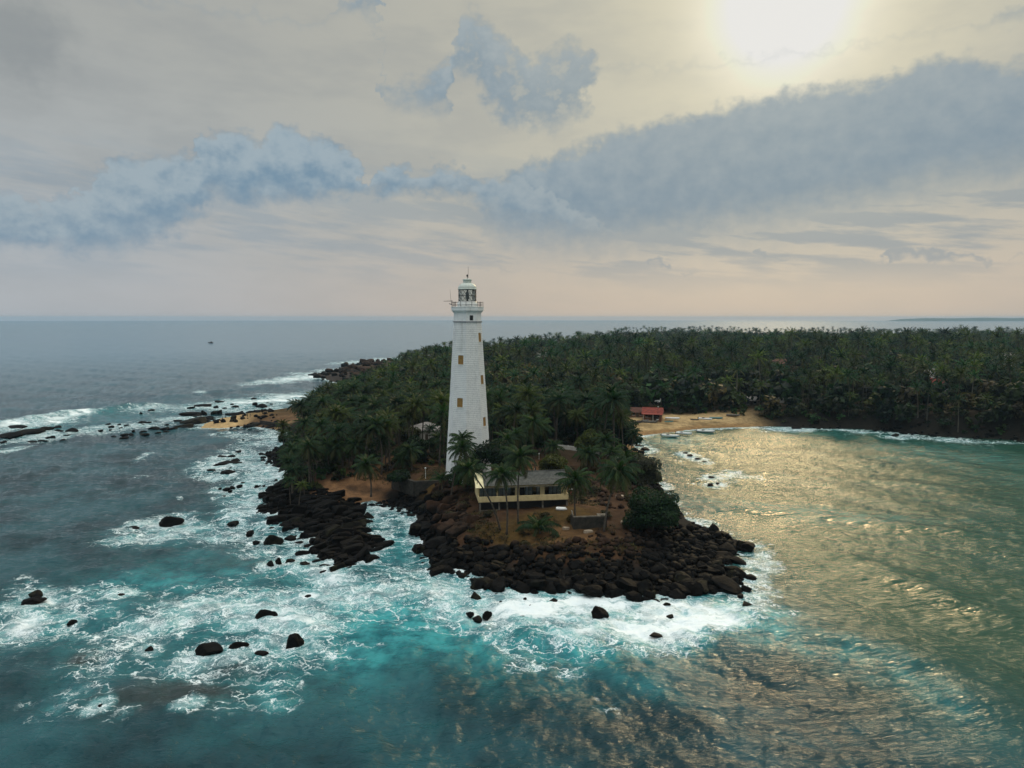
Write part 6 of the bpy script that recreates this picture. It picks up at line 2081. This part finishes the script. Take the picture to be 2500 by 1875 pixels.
hero_tree(1590, 1182, 6.0, 4.6, "bright green bush hanging over the bay side waterline", (.045, .075, .015), 2400, .24, 3, 19, 7, "bush", .1)
hero_tree(1012, 1128, 8.2, 8.0, "dark dome shaped tree in the clearing left of the lighthouse", DG, 4600, .26, 5.5, 20, 8, zlow=.15)
hero_tree(975, 1188, 6.5, 4.5, "dark bush against the left corner of the retaining wall", DG, 2600, .24, 4, 21, 7, "bush", .1)
hero_tree(1500, 1165, 6.0, 4.2, "low bush on the slope behind the leaning palm", OG, 2200, .22, 5, 22, 7, "bush", .1)
hero_tree(1300, 1105, 10, 7.5, "green tree behind the tall thin palm near the tower", MG, 3600, .3, 6, 23, 8)
for i, (bx, by, cx, cy, lab) in enumerate((
        (1232, 1150, 1236, 1075, "palm close behind the right foot of the lighthouse"), (1262, 1140, 1258, 1062, "palm standing second right behind the lighthouse"), (1285, 1128, 1290, 1052, "palm left of the tall thin pale trunked palm"),
        (1330, 1112, 1322, 1040, "palm right of the tall thin pale trunked palm"), (1378, 1082, 1384, 1015, "palm behind the left stretch of the white wall"), (1428, 1086, 1420, 1020, "palm with bare lower trunk beside the white wall"),
        (1465, 1135, 1478, 1075, "palm behind the right stretch of the white wall"), (1535, 1178, 1528, 1118, "palm in front of the grey green dome tree"), (1490, 1150, 1495, 1105, "palm between the low globe lamp and the dome tree"),
        (1005, 1150, 1000, 1100, "palm beside the dark dome tree in the left clearing"), (940, 1140, 935, 1075, "palm at the right front of the left grove"), (880, 1150, 872, 1085, "palm in the middle front of the left grove"),
        (800, 1158, 795, 1085, "palm with curved trunk at the left front of the grove"), (1095, 1130, 1093, 1082, "palm touching the left side of the tower in the picture"))):
    hero_palm(bx, by, cx, cy, lab, 5.5 if bx > 990 else 4, .95, nf=28)
hero_tree(1255, 1110, 9, 7.0, "dark tree just right behind the lighthouse base", DG, 3400, .3, 6, 24, 8)
for i, (px, py, w_, h, lab) in enumerate((
        (1190, 1262, 2.2, 1.2, "low brown green scrub under the bungalow's left pillars"), (1100, 1262, 2.6, 1.3, "low scrub on the red slope left of the bungalow"), (1330, 1262, 2.4, 1.0, "low scrub in the shade before the bungalow's middle"),
        (1395, 1272, 2.6, 1.3, "low scrub at the left corner of the ruin"), (1480, 1262, 3.0, 1.5, "low scrub behind the right corner of the ruin"), (1130, 1240, 3.0, 1.7, "bush on the red slope beside the bungalow's left wall"), (1068, 1215, 3.4, 1.8, "bush at the top of the inlet cliff"), (1090, 1300, 2.6, 1.0, "dry scrub above the foot of the inlet cliff"), (1450, 1205, 3.6, 2.2, "brown bush on the slope up from the bungalow's right end"), (1470, 1178, 4.0, 2.6, "olive bush high on the slope behind the right palms"), (1425, 1180, 3.4, 2.2, "green bush just right of the bungalow roof"), (1530, 1290, 2.6, 1.2, "scrub under the left side of the big round tree"), (1355, 1312, 2.2, .8, "dry scrub near the young palm bush"), (1280, 1330, 2.4, .8, "dry scrub at the front edge of the bare soil"), (1540, 1225, 3.4, 1.8, "scrub on the slope above the big round tree"), (1420, 1228, 2.8, 1.4, "scrub beside the path right of the bungalow"))):
    hero_tree(px, py, w_, h, lab, (.050, .042, .018), 420, .16, 4, 60 + i, 5, "scrub", .05)

TREE_ME = []
for i in range(6):
    w_, h = (8.5, 9.5, 7.5, 10.5, 8.0, 9.0)[i], (9, 10, 8, 11, 9.5, 8.5)[i]
    lb = lobes_for(80 + i, w_, h, 7, .3)
    g_ = [MG, DG, (.030, .042, .010), (.016, .030, .009), (.026, .037, .013), (.038, .043, .013)][i]
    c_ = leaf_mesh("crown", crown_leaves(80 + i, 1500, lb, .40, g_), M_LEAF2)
    t_ = limb_mb(lb, h, .2).mesh("trunk", True); t_.materials.append(M_BARK)
    TREE_ME.append((t_, c_))

# ------------------------------------------------------------------ the forest
fr = np.random.default_rng(77)


def forest_points(x0, x1, y0, y1, step):
    gx, gy = np.meshgrid(np.arange(x0, x1, step), np.arange(y0, y1, step))
    x = gx.ravel() + fr.uniform(-.48, .48, gx.size) * step; y = gy.ravel() + fr.uniform(-.48, .48, gx.size) * step
    return x, y


CLEAR = [(at(1035, 1150, 6), 12), (at(1388, 1104, 6), 8), (at(1488, 1125, 6), 7), (at(1144, 1165, 6), 10), (at(1310, 1135, 6), 13), (at(860, 1195, 3), 10), (at(1420, 1145, 6), 9), (at(650, 1018, 2), 24), (at(560, 1030, 1.2), 40), (at(690, 1000, 2.2), 16)]


def usable(x, y):
    sd = coast_sd(x, y)
    ok = sd > np.where((x > 60) & (y > 215), 2.0, 4.0)
    ok &= np.abs(np.degrees(np.arctan2(x, y))) < 41
    # bungalow promontory and the open ground round the tower stay clear
    fl = np.interp(x, [-60, -48, -40, -28, -20, -12, 0, 12, 26, 34, 48], [165, 156, 156, 158, 176, 190, 190, 188, 190, 198, 206])
    ok &= y > fl
    for (c, r_) in CLEAR:
        ok &= np.hypot(x - c[0], y - c[1]) > r_
    pb0, pb1 = at(1535, 1070), at(1910, 1042)
    beach = (x > pb0[0] - 6) & (x < pb1[0]) & (y < 335) & (y > 205)
    ok &= ~(beach & (sd < np.interp(x, [pb0[0], pb0[0] + 14, pb1[0] - 26, pb1[0]], [26, 26, 20, 5])))
    pr_ = at(870, 902, 4)
    ok &= np.hypot((x - pr_[0]) / 48, (y - pr_[1]) / 52) > 1
    for (hx, hy, hw, hc) in HOUSES:
        # nothing stands in the house or right in front of it
        dl = math.hypot(hx, hy); ux, uy = hx / dl, hy / dl
        al = (x - hx) * ux + (y - hy) * uy; ac = np.abs((x - hx) * uy - (y - hy) * ux)
        ok &= ~((al > -hc) & (al < 9) & (ac < hw * (.5 if hc < 25 else .42) + .5))
    return ok, sd


XS, YS, ST = [], [], []
for (y0, y1, step) in ((160, 330, 5.2), (330, 600, 6.8), (600, 1000, 10.3), (1000, 1950, 16.5)):
    x, y = forest_points(-1.0 * y1, 1.0 * y1, y0, y1, step)
    ok, sd = usable(x, y)
    XS.append(x[ok]); YS.append(y[ok]); ST.append(sd[ok])
fx_, fy_, fsd = np.concatenate(XS), np.concatenate(YS), np.concatenate(ST)
fz_ = land_z(fx_, fy_, fsd)
n = len(fx_)
mixn = fbm(fx_ * .02, fy_ * .02, seed=301)
grove = (fx_ < -8) & (fy_ < 360)
edge = fsd < 14
is_palm = fr.random(n) < np.where(grove, .84, np.where(edge & (fx_ > 40), .18, np.where(fx_ > 45, .18, .28) + .46 * sstep(mixn, .40, .62)))
dist = np.hypot(fx_, fy_)
order = np.argsort(dist)
N_PALM, N_TREE = 280, 130
cp = ct = 0
far_p, far_t = [], []


def spot_label(x, y, kind, s_):
    size = "tall" if s_ > 1.0 else ("short" if s_ < .72 else "medium tall")
    deg_ = math.degrees(math.atan2(x, y))
    if x < -8 and y < 330:
        col_ = "by the left rocky shore" if deg_ < -15.5 else ("left of its middle" if deg_ < -11.5 else ("right of its middle" if deg_ < -7.5 else "close beside the lighthouse"))
        row_ = "front" if y < 190 else ("middle" if y < 245 else "back")
        return f"{size} {kind} in the {row_} of the left grove {col_}", f"{kind}s of the left grove"
    if x < -8: return f"{size} {kind} at the far end of the left grove toward the rocky point", f"{kind}s at the back of the left grove"
    row_ = "front rows" if y < 230 else ("middle rows" if y < 290 else "rear rows")
    if deg_ < 6.0: return f"{size} {kind} in the {row_} of the forest right behind the lighthouse", f"{kind}s behind the lighthouse"
    if deg_ < 12.5: return f"{size} {kind} in the {row_} of the forest left of the beach hut", f"{kind}s left of the beach hut"
    if deg_ < 21.0: return f"{size} {kind} in the {row_} of the forest behind the sandy beach", f"{kind}s behind the beach"
    return f"{size} {kind} on the slope above the dark shore right of the beach", f"{kind}s above the right shore"


# how high the tree line stands along the horizon (column, row of the tallest crowns)
LINE = np.array([(600, 1060), (690, 1020), (745, 965), (800, 935), (850, 928), (900, 905), (957, 874), (1000, 852), (1040, 848), (1095, 834), (1190, 832), (1300, 820), (1400, 814), (1500, 806), (1600, 798), (1650, 795), (1800, 803), (2000, 804), (2200, 804), (2350, 799), (2500, 805), (3500, 805)], float)


def fit_height(x, y, z, s, h, palm=True):
    col_, _ = to_px(x, y, z)
    lim = np.interp(col_, LINE[:, 0], LINE[:, 1]) + ((-7 + 24 * fr.random()) if palm else (5 + 22 * fr.random())) * (1.0 if y > 420 else .6)
    top = at_y(col_, lim, y)[2]
    return min(s, (top - z) / h)


for i in order:
    x, y, z = float(fx_[i]), float(fy_[i]), float(fz_[i])
    if is_palm[i]:
        s = (.62 + .62 * fr.random() ** 1.3) * (1.0 if x < -8 else 1.15) * (.82 if fsd[i] < 12 and x < 0 else 1.0)
        if y > 330: s = .72 + .95 * fr.random() ** 2.4
        if y > 420: s *= 1.15
        s = fit_height(x, y, z, s, 14.6)
        if s < .42: continue
        if cp < N_PALM:
            lab, grp = spot_label(x, y, "coconut palm", s)
            palm_copy(x, y, z - .1, s, lab, grp, fr.uniform(0, 6.3)); cp += 1
        else:
            far_p.append((x, y, z, s))
    else:
        s = (.5 + (1.15 if y > 260 else .85) * fr.random() ** 1.8) * (.65 if grove[i] else 1.0) * (.8 if edge[i] else 1.0)
        s = fit_height(x, y, z, s, 9.6, False)
        if s < .3: continue
        if ct < N_TREE:
            j = int(fr.integers(len(TREE_ME)))
            lab, grp = spot_label(x, y, "broadleaf tree", s)
            T = thing("broadleaf_tree", lab, "tree", (x, y, z - .1), fr.uniform(0, 6.3), grp, s)
            link("trunk", TREE_ME[j][0], None, T); link("crown", TREE_ME[j][1], None, T)
            ct += 1
        else:
            far_t.append((x, y, z, s))

# the rest of the forest reads as one mass
LOW_P = []
for i in range(8):
    V, T_, C = crown_geo(900 + i, 17, 5, 3.9, dead=0, ball=True)
    tp = np.array([fr.uniform(-1.2, 1.2), fr.uniform(-1, 1), fr.uniform(10.5, 13.5)])
    tm = trunk_mb(tp, .2, .13, .3, 4, 3)
    tv = np.array(tm.V); tq = np.array([f for f in tm.F if len(f) == 4])
    tt = np.concatenate([tq[:, [0, 1, 2]], tq[:, [0, 2, 3]]])
    LOW_P.append((np.concatenate([V + tp, tv]), np.concatenate([T_, tt + len(V)]), np.concatenate([C, np.tile([.080, .070, .058], (len(tv), 1))])))
LOW_T = []
for i in range(8):
    lb = lobes_for(950 + i, fr.uniform(7.5, 10.5), fr.uniform(8, 11), 5, .3)
    g_ = [MG, DG, (.030, .042, .010), (.016, .030, .009), (.026, .037, .013), (.042, .045, .013), (.022, .037, .010), (.060, .045, .018)][i]
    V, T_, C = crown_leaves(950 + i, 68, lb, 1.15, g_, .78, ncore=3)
    LOW_T.append((V, T_, C))


def mass(name, label, cat, lst, protos, mat):
    lst = np.array(lst)
    VV, TT, CC, k = [], [], [], 0
    which = fr.integers(len(protos), size=len(lst))
    for j, (V, T_, C) in enumerate(protos):
        sel = lst[which == j]
        m_ = len(sel)
        if not m_: continue
        a = fr.uniform(0, 6.3, m_); s = sel[:, 3]
        c_, s_ = np.cos(a) * s, np.sin(a) * s
        X = V[None, :, 0] * c_[:, None] - V[None, :, 1] * s_[:, None] + sel[:, 0:1]
        Y = V[None, :, 0] * s_[:, None] + V[None, :, 1] * c_[:, None] + sel[:, 1:2]
        Z = V[None, :, 2] * s[:, None] + sel[:, 2:3]
        VV.append(np.stack([X, Y, Z], -1).reshape(-1, 3))
        TT.append((T_[None] + (np.arange(m_) * len(V))[:, None, None]).reshape(-1, 3) + k)
        tone = (.55 + 1.6 * fr.random(m_) ** 1.7)[:, None, None]
        CC.append((C[None] * tone).reshape(-1, 3))
        k += m_ * len(V)
    me = mesh_np(name, np.concatenate(VV), tris=np.concatenate(TT), smooth=False)
    add_attr(me, 'col', np.concatenate(CC), 'FLOAT_COLOR')
    o = link(name, me, mat)
    tag(o, label, cat, None, "stuff")
    return o


mass("distant_palm_forest", "dense palm forest reaching back to the far surf", "forest", far_p, LOW_P, M_LEAF)
mass("distant_broadleaf_forest", "dense broadleaf trees between the palms of the far forest", "forest", far_t, LOW_T, M_LEAF2)
print("FOREST", cp, ct, len(far_p), len(far_t))

# undergrowth along the forest edges: ferns, shrubs, young palms, too many to count
ux = fr.uniform(-330, 330, 60000); uy = fr.uniform(165, 480, 60000)
ok, usd = usable(ux, uy)
keep = ok & ((usd < 26) | (fr.random(60000) < .22)) & (usd > 1.2)
ux, uy, usd = ux[keep][:2500], uy[keep][:2500], usd[keep][:2500]
uz = land_z(ux, uy, usd)
LOW_U = []
for i in range(5):
    lb = lobes_for(990 + i, 3.6, 2.6, 3, .15)
    LOW_U.append(crown_leaves(990 + i, 36, lb, .6, [MG, DG, (.030, .036, .010), (.034, .028, .014), (.02, .033, .009)][i], .7, ncore=1))
mass("forest_undergrowth", "dark undergrowth filling the forest edge and floor", "undergrowth", np.stack([ux, uy, uz - .2, fr.uniform(.5, 1.35, len(ux))], 1), LOW_U, M_LEAF2)


# dry grass tufts and litter on the open ground of the headland
gx_ = fr.uniform(-40, 45, 30000); gy_ = fr.uniform(112, 186, 30000)
gsd = coast_sd(gx_, gy_); gz_ = land_z(gx_, gy_, gsd)
cl_ = fbm(gx_ * .16, gy_ * .16, seed=411)
bl_ = BUNG_A
lx = (gx_ - bl_[0]) * math.cos(BUNG_RZ) + (gy_ - bl_[1]) * math.sin(BUNG_RZ); ly = -(gx_ - bl_[0]) * math.sin(BUNG_RZ) + (gy_ - bl_[1]) * math.cos(BUNG_RZ)
kp = (gsd > 5) & (gz_ > 2.3) & (cl_ > .50) & ~((lx > -.5) & (lx < BUNG_L + .5) & (ly > -.2) & (ly < 9)) & (np.hypot(gx_ - TWR[0], gy_ - TWR[1]) > 6.5)
gx_, gy_, gz_ = gx_[kp][:4200], gy_[kp][:4200], gz_[kp][:4200]
TUFT = []
for i in range(5):
    r_ = np.random.default_rng(420 + i)
    V, T_, C = [], [], []
    for j in range(9):
        a = r_.uniform(0, 6.3); l_ = r_.uniform(.25, .6); o_ = r_.normal(size=2) * .15
        d_ = np.array([math.cos(a), math.sin(a)])
        k_ = len(V)
        V += [(o_[0] - d_[1] * .05, o_[1] + d_[0] * .05, 0), (o_[0] + d_[1] * .05, o_[1] - d_[0] * .05, 0), (o_[0] + d_[0] * l_ * .7, o_[1] + d_[1] * l_ * .7, l_ * .6)]
        T_.append((k_, k_ + 1, k_ + 2)); C += [np.array([[.050, .040, .012], [.034, .036, .010], [.075, .050, .018], [.030, .022, .010], [.045, .030, .014]][i]) * r_.uniform(.7, 1.2)] * 3
    TUFT.append((np.array(V), np.array(T_), np.array(C)))
mass("dry_grass", "dry grass tufts and litter over the bare soil of the headland", "grass", np.stack([gx_, gy_, gz_ - .05, fr.uniform(.7, 1.9, len(gx_))], 1), TUFT, M_LEAF2)


# ------------------------------------------------------------------ far headland on the horizon at right
def far_land():
    pts_t = [(2160, 784), (2200, 779), (2260, 776.5), (2330, 777), (2400, 775.5), (2470, 776.5), (2560, 775), (2700, 776), (2900, 774)]
    D_ = 9300.0
    V, F = [], []
    for (px, py) in pts_t:
        q = at_y(px, py, D_)
        for (dy, f) in ((-120, 0.0), (0, .85), (300, 1.0), (900, 0.0)):
            V.append((q[0] * (1 + dy / D_), D_ + dy, -2 + (q[2] + 2) * f))
    for i in range(len(pts_t) - 1):
        for j in range(3):
            F.append((i * 4 + j, (i + 1) * 4 + j, (i + 1) * 4 + j + 1, i * 4 + j + 1))
    me = MB().solid(V, F).mesh("far_headland", True)
    struct("far_headland", me, pmat('far_forest_green', (.030, .050, .028), (.045, .065, .034), .01, .95))


far_land()


# ------------------------------------------------------------------ sea haze
HAZE_DENSITY = 0.00007
mb = MB().box(-12200, 12200, -12200, 12200, -12, 58.6)
m, t, out = new_mat('sea_haze')
pv = t.new('ShaderNodeVolumePrincipled')
pv.inputs['Color'].default_value = (0.48, 0.74, 1.0, 1)
pv.inputs['Density'].default_value = HAZE_DENSITY
pv.inputs['Anisotropy'].default_value = 0.2
t.l.new(pv.outputs[0], out.inputs['Volume'])
hz = link("haze", mb.mesh("haze"), m)
hz["kind"] = "stuff"
hz["label"] = "thin blue sea haze over the far forest and horizon"
